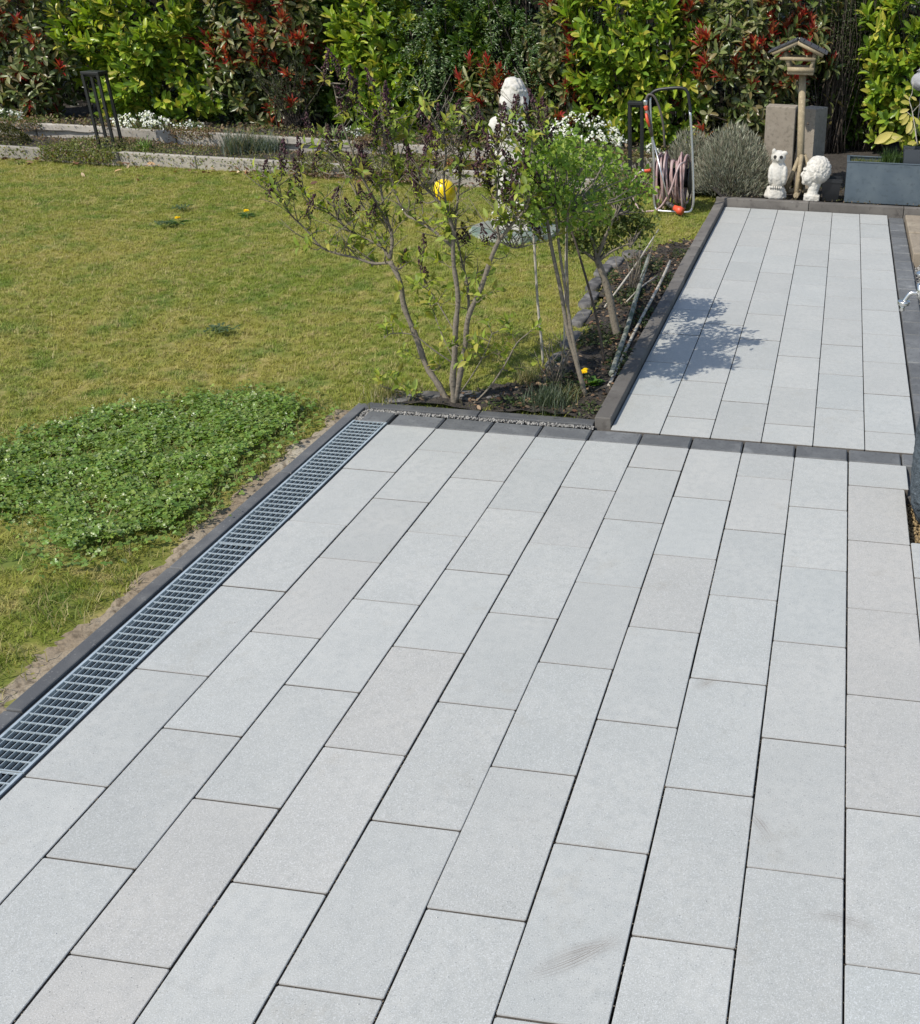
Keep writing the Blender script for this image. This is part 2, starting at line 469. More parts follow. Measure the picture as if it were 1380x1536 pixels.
M['leaf_gloss'] = leaf_mat('glossy_leaf', .33, .28, .5)
M['leaf_soft'] = leaf_mat('soft_leaf', .55, .35, .35)
M['leaf_grey'] = leaf_mat('felted_leaf', .8, .15, .2)
M['petal'] = leaf_mat('petal', .7, .25, .2)
M['bud'] = leaf_mat('bud', .8, .05, .2)
M['litter'] = leaf_mat('dry_leaf', .8, .1, .2)

# ================================================================== SETTING
rnd = random.Random(7)
rng = np.random.default_rng(7)

def grid(name, x0, x1, y0, y1, nx, ny, zf):
    xs = np.linspace(x0, x1, nx + 1); ys = np.linspace(y0, y1, ny + 1)
    V = [(x, y, zf(x, y)) for y in ys for x in xs]
    F = [(j * (nx + 1) + i, j * (nx + 1) + i + 1, (j + 1) * (nx + 1) + i + 1, (j + 1) * (nx + 1) + i) for j in range(ny) for i in range(nx)]
    return V, F

mb = MB(); mb.box(-120, 120, -60, 180, -1.0, -0.26)
tag(mb.obj('ground', M['ground']), 'bare soil ground reaching out under the whole garden', kind='structure')

def lawn_z(x, y):
    h = zg(y) - 0.012 + 0.012 * math.sin(x * 1.3 + 1) * math.sin(y * 1.1) + 0.006 * math.sin(x * 4.1) * math.sin(y * 3.7 + 2)
    if y < 0.27:
        h += -0.010 * max(0, 1 - (-0.3 - x) / .25)
    return h
mb = MB()
mb.add(*grid('a', -13, -0.305, -7, 0.27, 110, 70, lawn_z))
mb.add(*grid('b', -13, 1.19, 0.27, 7.3, 130, 70, lawn_z))
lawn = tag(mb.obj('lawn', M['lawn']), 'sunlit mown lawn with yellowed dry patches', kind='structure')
for p in lawn.data.polygons: p.use_smooth = True

# ---------------------------------------------------------- patio slabs
SLAB_MESH = {}
def slab_mesh(lx, ly, th=.07, ch=.0022, co=.004):
    key = (round(lx, 4), round(ly, 4), th)
    if key in SLAB_MESH: return SLAB_MESH[key]
    def ring(ix, z, c):
        a, b = lx / 2 - ix, ly / 2 - ix
        return [(-a + c, -b, z), (a - c, -b, z), (a, -b + c, z), (a, b - c, z), (a - c, b, z), (-a + c, b, z), (-a, b - c, z), (-a, -b + c, z)]
    V = ring(0, -th, co) + ring(0, -ch, co) + ring(ch, 0, co)
    F = [tuple(range(16, 24))]
    for r in (0, 8):
        F += [(r + k, r + (k + 1) % 8, r + 8 + (k + 1) % 8, r + 8 + k) for k in range(8)]
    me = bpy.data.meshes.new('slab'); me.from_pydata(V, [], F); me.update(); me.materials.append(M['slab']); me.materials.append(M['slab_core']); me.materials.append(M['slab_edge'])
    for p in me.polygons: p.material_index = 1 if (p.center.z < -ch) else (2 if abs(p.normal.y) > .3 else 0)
    me.update()
    SLAB_MESH[key] = me
    return me

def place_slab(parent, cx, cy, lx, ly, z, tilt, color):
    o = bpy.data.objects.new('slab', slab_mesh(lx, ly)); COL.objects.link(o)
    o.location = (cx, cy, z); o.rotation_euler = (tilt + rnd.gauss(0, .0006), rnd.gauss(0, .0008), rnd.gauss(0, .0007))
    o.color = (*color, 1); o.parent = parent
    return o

def tone(px=None):
    k = rnd.gauss(1.0, .022); w = rnd.gauss(.001, .006)
    return (k * (1 + w), k, k * (1 - w * .6))
PINK = {(2, 3): .03, (3, 5): .032, (3, 6): .035, (4, 4): .035, (4, 5): .025, (3, 2): .02, (7, 2): .03, (5, 1): .025, (8, 1): .015, (10, 1): .04, (10, 2): .055, (10, 3): .05, (10, 4): .04, (6, 0): .02, (2, 2): .012, (3, 0): .012}
mb = MB(); mb.box(-0.005, 2.9985, -6.2, 0.175, -0.25, -0.045); mb.box(2.9985, 3.92, -6.2, -.877, -.25, -.045); mb.box(3.302, 3.92, -.877, .175, -.25, -.046); mb.box(2.9985, 3.302, -.298, .175, -.25, -.047)
patio = tag(mb.obj('patio', M['bedding']), 'terrace of pale grey concrete slabs laid in half bond', kind='structure')
W = .3
for c in range(1, 14):
    first = -W if c % 2 == 0 else -2 * W
    edges = [0.0] + [first - 2 * W * n for n in range(12)]
    last = -4.3 if c < 13 else -3
    for i in range(len(edges) - 1):
        y1, y0 = edges[i], edges[i + 1]
        if y1 < -4.5: break
        x0, x1 = (c - 1) * W, c * W
        if c == 10 and i == 0: x1 += .022
        if c >= 11:
            if c == 11 and i == 0: continue                 # pit with the water post
            if y1 > -.3: continue
            if c == 11 and i == 1: y1 = -.875
        gx, gy = .0048 + .001 * rnd.random(), .0034 + .0014 * rnd.random()
        t = tone()
        if (c, i) in PINK:
            k = PINK[(c, i)] * .72; d = 1 - k * (1.0 if c == 10 else .35)
            t = (t[0] * d * (1 + k * .8), t[1] * d * (1 - k * .15), t[2] * d * (1 - k * .55))
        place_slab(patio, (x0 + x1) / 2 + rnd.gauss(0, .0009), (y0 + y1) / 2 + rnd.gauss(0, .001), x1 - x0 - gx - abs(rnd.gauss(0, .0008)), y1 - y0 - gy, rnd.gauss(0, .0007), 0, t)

# pit around the water post
b = MB(); b.box(3.0005, 3.30, -.876, -.30, -.24, -.108)
tag(b.obj('pit_floor', M['gravel_warm']), 'tan gravel floor of the open pit at the terrace edge', kind='structure')
for x0, x1, y0, y1 in ((3.305, 3.92, -.88, -.30),):
    place_slab(patio, (x0 + x1) / 2, (y0 + y1) / 2, x1 - x0, y1 - y0, 0, 0, (1, 1, 1))

# ---------------------------------------------------------- border pavers between terrace and path
def paver_mesh(lx, ly, th=.07):
    b = MB()
    ch = .008
    a, c = lx / 2, ly / 2
    V = []
    for ix, z in ((0, -th), (0, -ch), (ch, 0)):
        V += [(-a + ix, -c + ix, z), (a - ix, -c + ix, z), (a - ix, c - ix, z), (-a + ix, c - ix, z)]
    F = [(8, 9, 10, 11)] + [(r + k, r + (k + 1) % 4, r + 4 + (k + 1) % 4, r + 4 + k) for r in (0, 4) for k in range(4)]
    b.add(V, F)
    me = b.mesh('paver'); me.materials.append(M['paver']); return me
pm = paver_mesh(.290, .156)
mb = MB(); mb.box(-.235, 3.32, .0, .172, -.2, -.05)
border = tag(mb.obj('border_course', M['bedding']), 'row of dark anthracite pavers edging the terrace', kind='structure')
def put(me, name, parent, loc, rot=(0, 0, 0), mt=None):
    o = bpy.data.objects.new(name, me); COL.objects.link(o); o.location = loc; o.rotation_euler = rot; o.parent = parent
    return o
for k in range(0, 11):
    put(pm, 'paver', border, (.15 + .3 * k + rnd.gauss(0, .001), .087, -.002 + rnd.gauss(0, .001)), (rnd.gauss(0, .004), rnd.gauss(0, .003), rnd.gauss(0, .003)))
put(paver_mesh(.17, .155), 'paver', border, (-.105, .115, -.003), (0, 0, .01))

# ---------------------------------------------------------- garden path, rising away from the terrace
SL = math.atan(.015)
PX0, PW = 1.302, .2985
mb = MB()
Vb = [(1.29, .172, -.2), (3.29, .172, -.2), (3.29, 6.3, -.2), (1.29, 6.3, -.2), (1.29, .172, -.045), (3.29, .172, -.045), (3.29, 6.3, zg(6.3) - .045), (1.29, 6.3, zg(6.3) - .045)]
mb.add(Vb, [(3, 2, 1, 0), (4, 5, 6, 7), (0, 1, 5, 4), (1, 2, 6, 5), (2, 3, 7, 6), (3, 0, 4, 7)])
path = tag(mb.obj('garden_path', M['bedding']), 'gently rising path of pale grey slabs leading to the hedge', kind='structure')
for c in range(6):
    s = .74 if c % 2 == 0 else .44
    edges = [.172] + [s + .597 * n for n in range(11) if s + .597 * n < 6.15] + [6.262]
    for i in range(len(edges) - 1):
        y0, y1 = edges[i], edges[i + 1]
        cy = (y0 + y1) / 2
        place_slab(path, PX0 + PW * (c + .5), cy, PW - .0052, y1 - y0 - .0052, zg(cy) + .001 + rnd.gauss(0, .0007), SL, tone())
pmr = paver_mesh(.156, .289)
side = tag(MB().box(3.09, 3.27, .175, 6.27, -.2, -.06).obj('side_course', M['bedding']), 'column of dark pavers along the far side of the path', kind='structure')
for k in range(20):
    cy = .335 + .3 * k
    if cy > 6.2: break
    put(pmr, 'paver', side, (3.185 + rnd.gauss(0, .001), cy, zg(cy) - .001), (SL + rnd.gauss(0, .003), rnd.gauss(0, .003), 0))
sp = tag(MB().box(3.28, 6, -.2, 6.27, -.24, -.06).obj('gravel_strip', M['gravel']), 'dark gravel strip beside the path pavers', kind='structure')
for i, (y0, y1) in enumerate(((5.42, 6.25), (4.56, 5.40))):
    b = MB(); b.box(3.283, 4.1, y0, y1, -.05, zg(y0) + .035 + .004 * i)
    b.obj('sandstone_slab', M['sandstone'], sp, bevel=.012)

# ---------------------------------------------------------- kerbs
def kerb_run(name, label, p0, p1, wd, top, low, mt, n, gap=.006, bev=.006, jit=.004):
    """row of kerb stones along p0-p1 (left edge of the stones), tops follow top(y)"""
    r = bpy.data.objects.new(name, None); COL.objects.link(r); tag(r, label, kind='structure')
    p0, p1 = Vector(p0), Vector(p1)
    d = (p1 - p0); Ln = d.length; d.normalize(); s = Vector((-d.y, d.x))
    for i in range(n):
        a = p0 + d * (Ln * i / n + gap / 2); b = p0 + d * (Ln * (i + 1) / n - gap / 2)
        j = rnd.gauss(0, jit)
        m = MB(); V = []
        for zt in (0, 1):
            for q in (a, b, b + s * wd, a + s * wd):
                V.append((q.x + s.x * j * .5, q.y + s.y * j * .5, (top(q.y) + j * .4) if zt else low))
        m.add(V, [(3, 2, 1, 0), (4, 5, 6, 7), (0, 1, 5, 4), (1, 2, 6, 5), (2, 3, 7, 6), (3, 0, 4, 7)])
        m.obj('kerb_stone', mt, r, bevel=bev)
    return r
kerb_run('lawn_kerb', 'dark kerb stones between the lawn and the steel drain grating', (-.235, -4.7), (-.235, .285), .066, lambda y: .003, -.2, M['kerb_dark'], 5)
kerb_run('bed_kerb', 'dark kerb stones between the terrace border and the planting bed', (-.235, .212), (1.195, .212), .08, lambda y: .012, -.2, M['kerb_dark'], 2)
kerb_run('path_kerb', 'raised brown-grey kerb stones along the bed side of the path', (1.297, .215), (1.297, 6.285), .098, lambda y: zg(y) + .055, -.2, M['kerb_brown'], 6)
kerb_run('end_kerb', 'weathered kerb stones closing the far end of the path', (1.199, 6.288), (4.3, 6.288), .09, lambda y: .178, -.1, M['kerb_brown'], 3)
# concrete edgings of the flower beds along the hedge
kerb_run('lower_bed_edging', 'pale concrete edging stones at the far edge of the lawn', (-12.5, 7.05), (0.9, 6.62), .07, lambda y: .245, -.1, M['kerb_light'], 13, .012, .012, .016)
kerb_run('upper_bed_edging', 'second tier of pale concrete edging stones below the hedge', (-12.5, 8.2), (1.1, 7.62), .08, lambda y: .35, 0, M['kerb_light'], 13, .012, .012, .016)

# gravel between the border course and the bed kerb
def pebbles(name, n, fx, r0, r1, mt, label=None, cat=None):
    V, F = [], []
    P = np.array([(1, 0, 0), (-1, 0, 0), (0, 1, 0), (0, -1, 0), (0, 0, .8), (0, 0, -.8)], float)
    T = np.array([(0, 2, 4), (2, 1, 4), (1, 3, 4), (3, 0, 4), (2, 0, 5), (1, 2, 5), (3, 1, 5), (0, 3, 5)])
    pts = np.array([fx() for _ in range(n)])
    S = rng.uniform(r0, r1, (n, 1, 1)) * rng.uniform(.6, 1.3, (n, 6, 1))
    A = rng.uniform(0, 6.28, n); c, s = np.cos(A), np.sin(A)
    Rz = np.zeros((n, 3, 3)); Rz[:, 0, 0] = c; Rz[:, 0, 1] = -s; Rz[:, 1, 0] = s; Rz[:, 1, 1] = c; Rz[:, 2, 2] = 1
    Q = np.einsum('nij,kj->nki', Rz, P) * S + pts[:, None]
    me = raw_mesh(name, Q.reshape(-1, 3), [(T[None] + (np.arange(n) * 6)[:, None, None]).reshape(-1, 3)])
    o = link(name, me, mt)
    return tag(o, label, cat, kind='stuff')
pebbles('gravel', 900, lambda: (rnd.uniform(-.2, 1.2), rnd.triangular(.172, .212, .2), -.012 + rnd.random() * .012), .004, .011, M['gravel'], 'thin line of grey gravel between border pavers and bed kerb', 'gravel')
pebbles('corner_gravel', 130, lambda: (rnd.uniform(-.228, -.18), rnd.uniform(.03, .21), -.02 + rnd.random() * .012), .006, .012, M['gravel'], 'grey gravel filling the corner behind the drain grating', 'gravel')
pebbles('pit_gravel', 900, lambda: (rnd.uniform(3.008, 3.29), rnd.uniform(-.868, -.31), -.102 + rnd.random() * .02), .006, .014, M['gravel_warm'], 'tan gravel in the pit around the dark water post', 'gravel')
pebbles('side_gravel', 1200, lambda: (rnd.uniform(3.28, 3.7), rnd.uniform(.3, 4.55), -.05 + zg(2) + rnd.random() * .03), .01, .03, M['gravel'], 'coarse stones lying beside the path pavers', 'gravel')

def crumb():
    return (rnd.uniform(.05, 3.2), rnd.uniform(-3.9, -.05), .0012)
pebbles('slab_grit', 420, crumb, .0008, .0026, mat('pale_grit', (.62, .61, .58), .9), 'pale grit specks lying on the terrace slabs', 'grit')
def joint_crumb():
    if rnd.random() < .7: return (.3 * rnd.randint(1, 10) + rnd.gauss(0, .0012), rnd.uniform(-3.9, 0), -.006 + rnd.random() * .004)
    return (rnd.uniform(.05, 3.0), -.3 * rnd.randint(1, 12), -.006 + rnd.random() * .004)
pebbles('joint_sand', 2600, joint_crumb, .001, .0026, M['sand'], 'sand grains lodged in the slab joints', 'sand')
# ---------------------------------------------------------- drain channel and gratings
mb = MB()
mb.box(-.233, -.004, -4.7, .035, -.2, -.14)
mb.box(-.233, -.2225, -4.7, .035, -.14, -.006); mb.box(-.0125, -.006, -4.7, .035, -.14, -.008)
tag(mb.obj('drain_channel', M['channel']), 'black drain channel below the steel gratings', kind='structure')
gx0, gx1 = -.221, -.013
rail_me = None
GY = [.03, -1.452, -2.985, -4.5]
GL = ['galvanised drain grating nearest the planting bed', 'middle galvanised drain grating beside the clover patch', 'galvanised drain grating at the lower left edge of the picture']
for i in range(3):
    y1, y0 = GY[i] - .002, GY[i + 1] + .002
    t = thing('drain_grating', GL[i], 'grating', ((gx0 + gx1) / 2, y0, 0), 'drain gratings along the lawn kerb')
    ln = y1 - y0
    rail = MB().box(-.0055, .0055, 0, ln, -.024, 0).mesh('side_rail'); rail.materials.append(M['galv'])
    bar = MB().box(gx0 + .004 - (gx0 + gx1) / 2, gx1 - .004 - (gx0 + gx1) / 2, -.0014, .0014, -.008, -.001).mesh('crossbar'); bar.materials.append(M['galv'])
    thin = MB().box(-.0012, .0012, 0.004, ln - .004, -.020, -.0035).mesh('lengthwise_bar'); thin.materials.append(M['galv_dark'])
    hw = (gx1 - gx0) / 2
    for sgn in (-1, 1):
        put(rail, 'side_rail', t, (sgn * (hw - .0055), 0, 0))
    for k in range(1, 8):
        put(thin, 'lengthwise_bar', t, (-hw + 2 * hw * k / 8, 0, 0))
    nb = 33
    for k in range(nb + 1):
        put(bar, 'crossbar', t, (0, .003 + (ln - .006) * k / nb, 0))

# ---------------------------------------------------------- soil of beds
def soil_mound(name, label, poly, zf, step=.07, mt='soil'):
    xs = [p[0] for p in poly]; ys = [p[1] for p in poly]
    def inside(x, y):
        c = False; n = len(poly)
        for i in range(n):
            x1, y1 = poly[i]; x2, y2 = poly[(i + 1) % n]
            if (y1 > y) != (y2 > y) and x < (x2 - x1) * (y - y1) / (y2 - y1) + x1: c = not c
        return c
    nx = int((max(xs) - min(xs)) / step) + 1; ny = int((max(ys) - min(ys)) / step) + 1
    idx = {}; V = []; F = []
    for j in range(ny):
        for i in range(nx):
            cx = min(xs) + (i + .5) * step; cy = min(ys) + (j + .5) * step
            if not inside(cx, cy): continue
            f = []
            for a, b in ((0, 0), (1, 0), (1, 1), (0, 1)):
                k = (i + a, j + b)
                if k not in idx:
                    x = min(xs) + k[0] * step; y = min(ys) + k[1] * step
                    idx[k] = len(V); V.append((x, y, zf(x, y) + rnd.uniform(-.012, .012)))
                f.append(idx[k])
            F.append(tuple(f))
    o = MB().add(V, F, True).obj(name, M[mt])
    return tag(o, label, kind='structure')
BED = [(-.25, .29), (.0, .36), (.3, .44), (.5, .62), (.68, .9), (.76, 1.3), (.78, 1.8), (.74, 2.3), (.66, 2.9), (.64, 3.5), (.75, 4.1), (.95, 4.5), (1.2, 4.7), (1.2, .29)]
soil_mound('planting_bed', 'dark crumbly soil of the narrow planting bed beside the path', BED, lambda x, y: zg(y) + .018 + .02 * math.sin(x * 9) * math.sin(y * 7))
soil_mound('lower_flower_bed', 'soil of the low flower bed between the two concrete edgings', [(-12.5, 7.1), (1.2, 6.66), (1.2, 7.82), (-12.5, 8.38)], lambda x, y: .185, .12)
soil_mound('upper_flower_bed', 'shaded soil at the foot of the hedge', [(-12.5, 8.2), (1.2, 7.65), (1.2, 6.32), (7, 6.32), (7, 12), (-12.5, 12)], lambda x, y: (.28 if x < 1.2 or y > 8 else .15), .15)
def sz(x, y):
    e = (-.30 - x); lim = .055 + .03 * math.sin(y * 4.3) + .02 * math.sin(y * 13) + .012 * math.sin(y * 31) + (.035 if y < -1.3 else 0) + .06 * math.exp(-((y + .55) / .45) ** 2)
    return -.010 - .05 * max(0, (e - lim) / .08) + .004 * math.sin(y * 37) * math.sin(x * 61)
soil_mound('sandy_margin', 'strip of bare sandy soil between the lawn and the dark kerb', [(-.285, -4.6), (-.285, .2), (-.55, .2), (-.55, -4.6)], sz, .025, 'sand')

# ---------------------------------------------------------- fence behind the hedge
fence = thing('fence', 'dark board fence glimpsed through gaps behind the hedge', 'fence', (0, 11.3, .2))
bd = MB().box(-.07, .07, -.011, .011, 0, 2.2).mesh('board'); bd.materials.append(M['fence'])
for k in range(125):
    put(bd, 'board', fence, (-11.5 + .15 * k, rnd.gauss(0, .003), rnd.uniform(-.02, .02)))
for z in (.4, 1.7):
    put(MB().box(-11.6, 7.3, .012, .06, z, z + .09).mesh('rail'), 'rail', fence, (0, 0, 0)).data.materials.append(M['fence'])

# ================================================================== LAWN GRASS, CLOVER
def density_attr(me, fn):
    a = me.attributes.new('density', 'FLOAT', 'POINT')
    co = np.zeros(len(me.vertices) * 3, np.float32); me.vertices.foreach_get('co', co)
    co = co.reshape(-1, 3)
    a.data.foreach_set('value', np.array([fn(*c) for c in co], np.float32))

def tuft_collection():
    c = bpy.data.collections.new('grass_tufts')
    for k in range(6):
        n = 22
        g = np.random.default_rng(100 + k)
        P = np.c_[g.normal(0, .016, n), g.normal(0, .016, n), np.full(n, -.004)]
        A = g.uniform(0, 6.28, n); lean = g.uniform(.25, 1.5, n)
        D = np.c_[np.cos(A) * lean, np.sin(A) * lean, np.ones(n)]
        N = np.c_[-np.cos(A), -np.sin(A), lean + .3]
        me = leaf_mesh('grass_tuft', P, D, N, g.uniform(.02, .045, n), g.uniform(.0026, .0042, n), np.ones((n, 3)), 'blade')
        me.materials.append(M['grass'])
        o = bpy.data.objects.new('grass_tuft', me); c.objects.link(o)
    return c

def scatter(name, base, coll, dens, smin, smax, label, cat):
    ob = link(name, base)
    tag(ob, label, cat, kind='stuff')
    ng = bpy.data.node_groups.new(name, 'GeometryNodeTree')
    ng.interface.new_socket(name='Geometry', in_out='INPUT', socket_type='NodeSocketGeometry')
    ng.interface.new_socket(name='Geometry', in_out='OUTPUT', socket_type='NodeSocketGeometry')
    N, L = ng.nodes, ng.links
    gi = N.new('NodeGroupInput'); go = N.new('NodeGroupOutput')
    dp = N.new('GeometryNodeDistributePointsOnFaces')
    na = N.new('GeometryNodeInputNamedAttribute'); na.data_type = 'FLOAT'; na.inputs['Name'].default_value = 'density'
    mu = N.new('ShaderNodeMath'); mu.operation = 'MULTIPLY'; mu.inputs[1].default_value = dens
    L.new(na.outputs['Attribute'], mu.inputs[0]); L.new(mu.outputs[0], dp.inputs['Density'])
    L.new(gi.outputs[0], dp.inputs['Mesh'])
    ip = N.new('GeometryNodeInstanceOnPoints')
    ci = N.new('GeometryNodeCollectionInfo'); ci.inputs['Collection'].default_value = coll
    ci.inputs['Separate Children'].default_value = True; ci.inputs['Reset Children'].default_value = True
    L.new(dp.outputs['Points'], ip.inputs['Points']); L.new(ci.outputs[0], ip.inputs['Instance'])
    ip.inputs['Pick Instance'].default_value = True
    rv = N.new('FunctionNodeRandomValue'); rv.data_type = 'FLOAT_VECTOR'
    rv.inputs[0].default_value = (-.12, -.12, 0); rv.inputs[1].default_value = (.12, .12, 6.283)
    L.new(rv.outputs[0], ip.inputs['Rotation'])
    rs = N.new('FunctionNodeRandomValue'); rs.data_type = 'FLOAT'
    rs.inputs[2].default_value = smin; rs.inputs[3].default_value = smax; rs.inputs['Seed'].default_value = 3
    L.new(rs.outputs[1], ip.inputs['Scale'])
    L.new(ip.outputs[0], go.inputs[0])
    md = ob.modifiers.new('scatter', 'NODES'); md.node_group = ng
    return ob

CLOVER = [(on(x, y).x, on(x, y).y) for x, y in ((-60, 690), (60, 640), (150, 612), (240, 607), (300, 590), (370, 583), (430, 592), (485, 612), (470, 640), (430, 665), (395, 695), (350, 745), (330, 775), (290, 800), (240, 815), (180, 825), (110, 860), (60, 850), (40, 800), (-10, 790), (-60, 800))]
def in_poly(x, y, poly):
    c = False; n = len(poly)
    for i in range(n):
        x1, y1 = poly[i]; x2, y2 = poly[(i + 1) % n]
        if (y1 > y) != (y2 > y) and x < (x2 - x1) * (y - y1) / (y2 - y1) + x1: c = not c
    return c
def grass_density(x, y, z):
    if x < -11: return 0
    d = 1.0
    if y < .2:
        e = -.3 - x
        lim = .10 + .035 * math.sin(y * 4.3) + .02 * math.sin(y * 13) + (.04 if y < -1.3 else 0) + .05 * math.exp(-((y + .55) / .45) ** 2)
        d *= max(0, min(1, (e - lim + .03) / .10))
    if in_poly(x, y, BED): d = 0
    if in_poly(x, y, CLOVER): d *= .35
    if y > 7.05: d = 0
    if x < -8 and y < 5: d *= .0
    if y < -3.6: d *= 0
    return d
lm = lawn.data.copy(); density_attr(lm, grass_density)
lm.materials.clear(); lm.materials.append(M['grass'])
scatter('grass', lm, tuft_collection(), 620, .7, 1.25, 'short mown grass covering the lawn', 'grass')

# clover mat
def clover_patch():
    g = np.random.default_rng(5)
    xs = [p[0] for p in CLOVER]; ys = [p[1] for p in CLOVER]
    pts = []
    while len(pts) < 17000:
        x, y = g.uniform(min(xs), max(xs)), g.uniform(min(ys), max(ys))
        if in_poly(x, y, CLOVER) and x < -.33:
            # ragged margin
            m = in_poly(x + .12, y, CLOVER) + in_poly(x - .12, y, CLOVER) + in_poly(x, y + .12, CLOVER) + in_poly(x, y - .12, CLOVER)
            clump = math.sin(x * 8.3 + 2 * math.sin(y * 5)) * math.sin(y * 9.1 + math.sin(x * 6)) 
            if m < 4: x += g.normal(0, .07); y += g.normal(0, .07)
            if x > -.36 and g.random() < .8: continue
            m2 = in_poly(x + .28, y, CLOVER) + in_poly(x - .28, y, CLOVER) + in_poly(x, y + .28, CLOVER) + in_poly(x, y - .28, CLOVER)
            if (m == 4 and (m2 == 4 or g.random() < .75)) or g.random() < .33:
                if clump > -.65 or g.random() < .35: pts.append((x, y, m, clump))
    pts = np.array(pts); n = len(pts)
    h = (.022 + .040 * np.clip(.5 + .5 * pts[:, 3], 0, 1) * g.uniform(.5, 1.2, n)) * np.where(pts[:, 2] == 4, 1, .6)
    base = np.c_[pts[:, 0], pts[:, 1], h]
    ax = nrm(np.c_[g.normal(0, .42, n), g.normal(0, .42, n), np.ones(n)])
    P, D, N, L, Wd, C = [], [], [], [], [], []
    r = g.uniform(.008, .018, n)
    tone_ = g.uniform(.6, 1.25, n); yel = g.random(n)
    col = np.c_[.145 + .08 * yel, .262 + .025 * yel, .046 + .01 * yel] * tone_[:, None]
    pale = g.random(n) < .05
    col[pale] = (.30, .36, .16)
    for k in range(3):
        a = g.uniform(0, .5, n) + 2.094 * k
        t1 = nrm(np.cross(ax, np.array([[1., 0, 0]]))); t2 = np.cross(ax, t1)
        d = t1 * np.cos(a)[:, None] + t2 * np.sin(a)[:, None] + ax * .12
        P.append(base); D.append(d); N.append(ax); L.append(r); Wd.append(r * 1.0); C.append(col * g.uniform(.85, 1.15, (n, 1)))
    me = leaf_mesh('clover', np.vstack(P), np.vstack(D), np.vstack(N), np.hstack(L), np.hstack(Wd), np.vstack(C), 'leaf')
    o = link('clover', me, M['leaf_gloss'])
    tag(o, 'thick bright green clover mat beside the drain', 'clover', kind='stuff')
clover_patch()

# coarse long blades round the clover and at the lawn edge
def blades(name, pts, hmin, hmax, wd, lean, cols, label, cat, seed=1, material='leaf_soft', kind='stuff'):
    g = np.random.default_rng(seed); n = len(pts)
    P = np.array(pts, float)
    A = g.uniform(0, 6.28, n); ln = g.uniform(.1, lean, n)
    D = np.c_[np.cos(A) * ln, np.sin(A) * ln, np.ones(n)]
    N = np.c_[-np.cos(A), -np.sin(A), ln + .2]
    cols = np.array(cols); C = cols[g.integers(0, len(cols), n)] * g.uniform(.75, 1.25, (n, 1))
    me = leaf_mesh(name, P, D, N, g.uniform(hmin, hmax, n), np.full(n, wd), C, 'blade')
    o = link(name, me, M[material])
    return tag(o, label, cat, kind=kind)
g = np.random.default_rng(11)
pts = []
while len(pts) < 4200:
    x, y = g.uniform(-2.6, -.36), g.uniform(-3.4, .3)
    e = -.34 - x
    if e < .3 + .25 * g.random() and g.random() < .7 and math.sin(y * 9) + math.sin(y * 23 + 1) > -.9 + (0 if e > .09 else .9): pts.append((x, y, -.01))
    elif in_poly(x, y, CLOVER) and g.random() < .35: pts.append((x, y, 0))
blades('edge_grass', pts, .03, .085, .0042, 1.6, [(.16, .19, .035), (.27, .24, .08), (.10, .16, .03), (.34, .29, .13)], 'longer uncut grass fringing the sandy margin and clover', 'grass', 12)

g = np.random.default_rng(13)
pts = []
while len(pts) < 9000:
    x, y = g.uniform(-8.5, 1.0), g.uniform(-3.4, 6.8)
    if grass_density(x, y, 0) < .5: continue
    if math.sin(x * 1.9 + 1.2 * math.sin(y * 1.3)) + math.sin(y * 2.3 + x) + g.normal(0, .6) > .2: pts.append((x, y, lawn_z(x, y) + .018))
blades('lawn_straw', pts, .03, .075, .0032, 3.5, [(.55, .47, .25), (.46, .41, .16), (.36, .37, .09), (.28, .34, .06)], 'dry straw and stray long blades in the lawn', 'grass', 14)
# ================================================================== SHRUBS OF THE HEDGE
def basis(ax):
    t = np.cross(ax, np.array([[.31, .17, .93]])); t = nrm(t)
    return t, np.cross(ax, t)

def rosettes(g, C0, AX, nl, L, W, cols, spread=(.55, 1.15), jitter=.25):
    """leaf whorls at C0 with axes AX"""
    n = len(C0)
    P, D, N, LL, WW, CC = [], [], [], [], [], []
    t1, t2 = basis(AX)
    ph = g.uniform(0, 6.28, n)
    for k in range(nl):
        a = ph + 2.4 * k + g.normal(0, .25, n)
        rad = t1 * np.cos(a)[:, None] + t2 * np.sin(a)[:, None]
        s = np.interp(k / max(1, nl - 1), [0, 1], spread) + g.normal(0, .12, n)
        d = nrm(AX * np.cos(s)[:, None] + rad * np.sin(s)[:, None] + g.normal(0, jitter * .4, (n, 3)))
        up = nrm(AX * np.sin(s)[:, None] - rad * np.cos(s)[:, None] + np.array([[0, 0, .35]]))
        back = -AX * (k / nl * L * .75)
        P.append(C0 + back + rad * .004); D.append(d); N.append(up)
        LL.append(L * g.uniform(.7, 1.15, n)); WW.append(W * g.uniform(.8, 1.15, n))
        c = cols[g.integers(0, len(cols), n)] * g.uniform(.7, 1.25, (n, 1))
        CC.append(c)
    return [np.vstack(P), np.vstack(D), np.vstack(N), np.hstack(LL), np.hstack(WW), np.vstack(CC)]

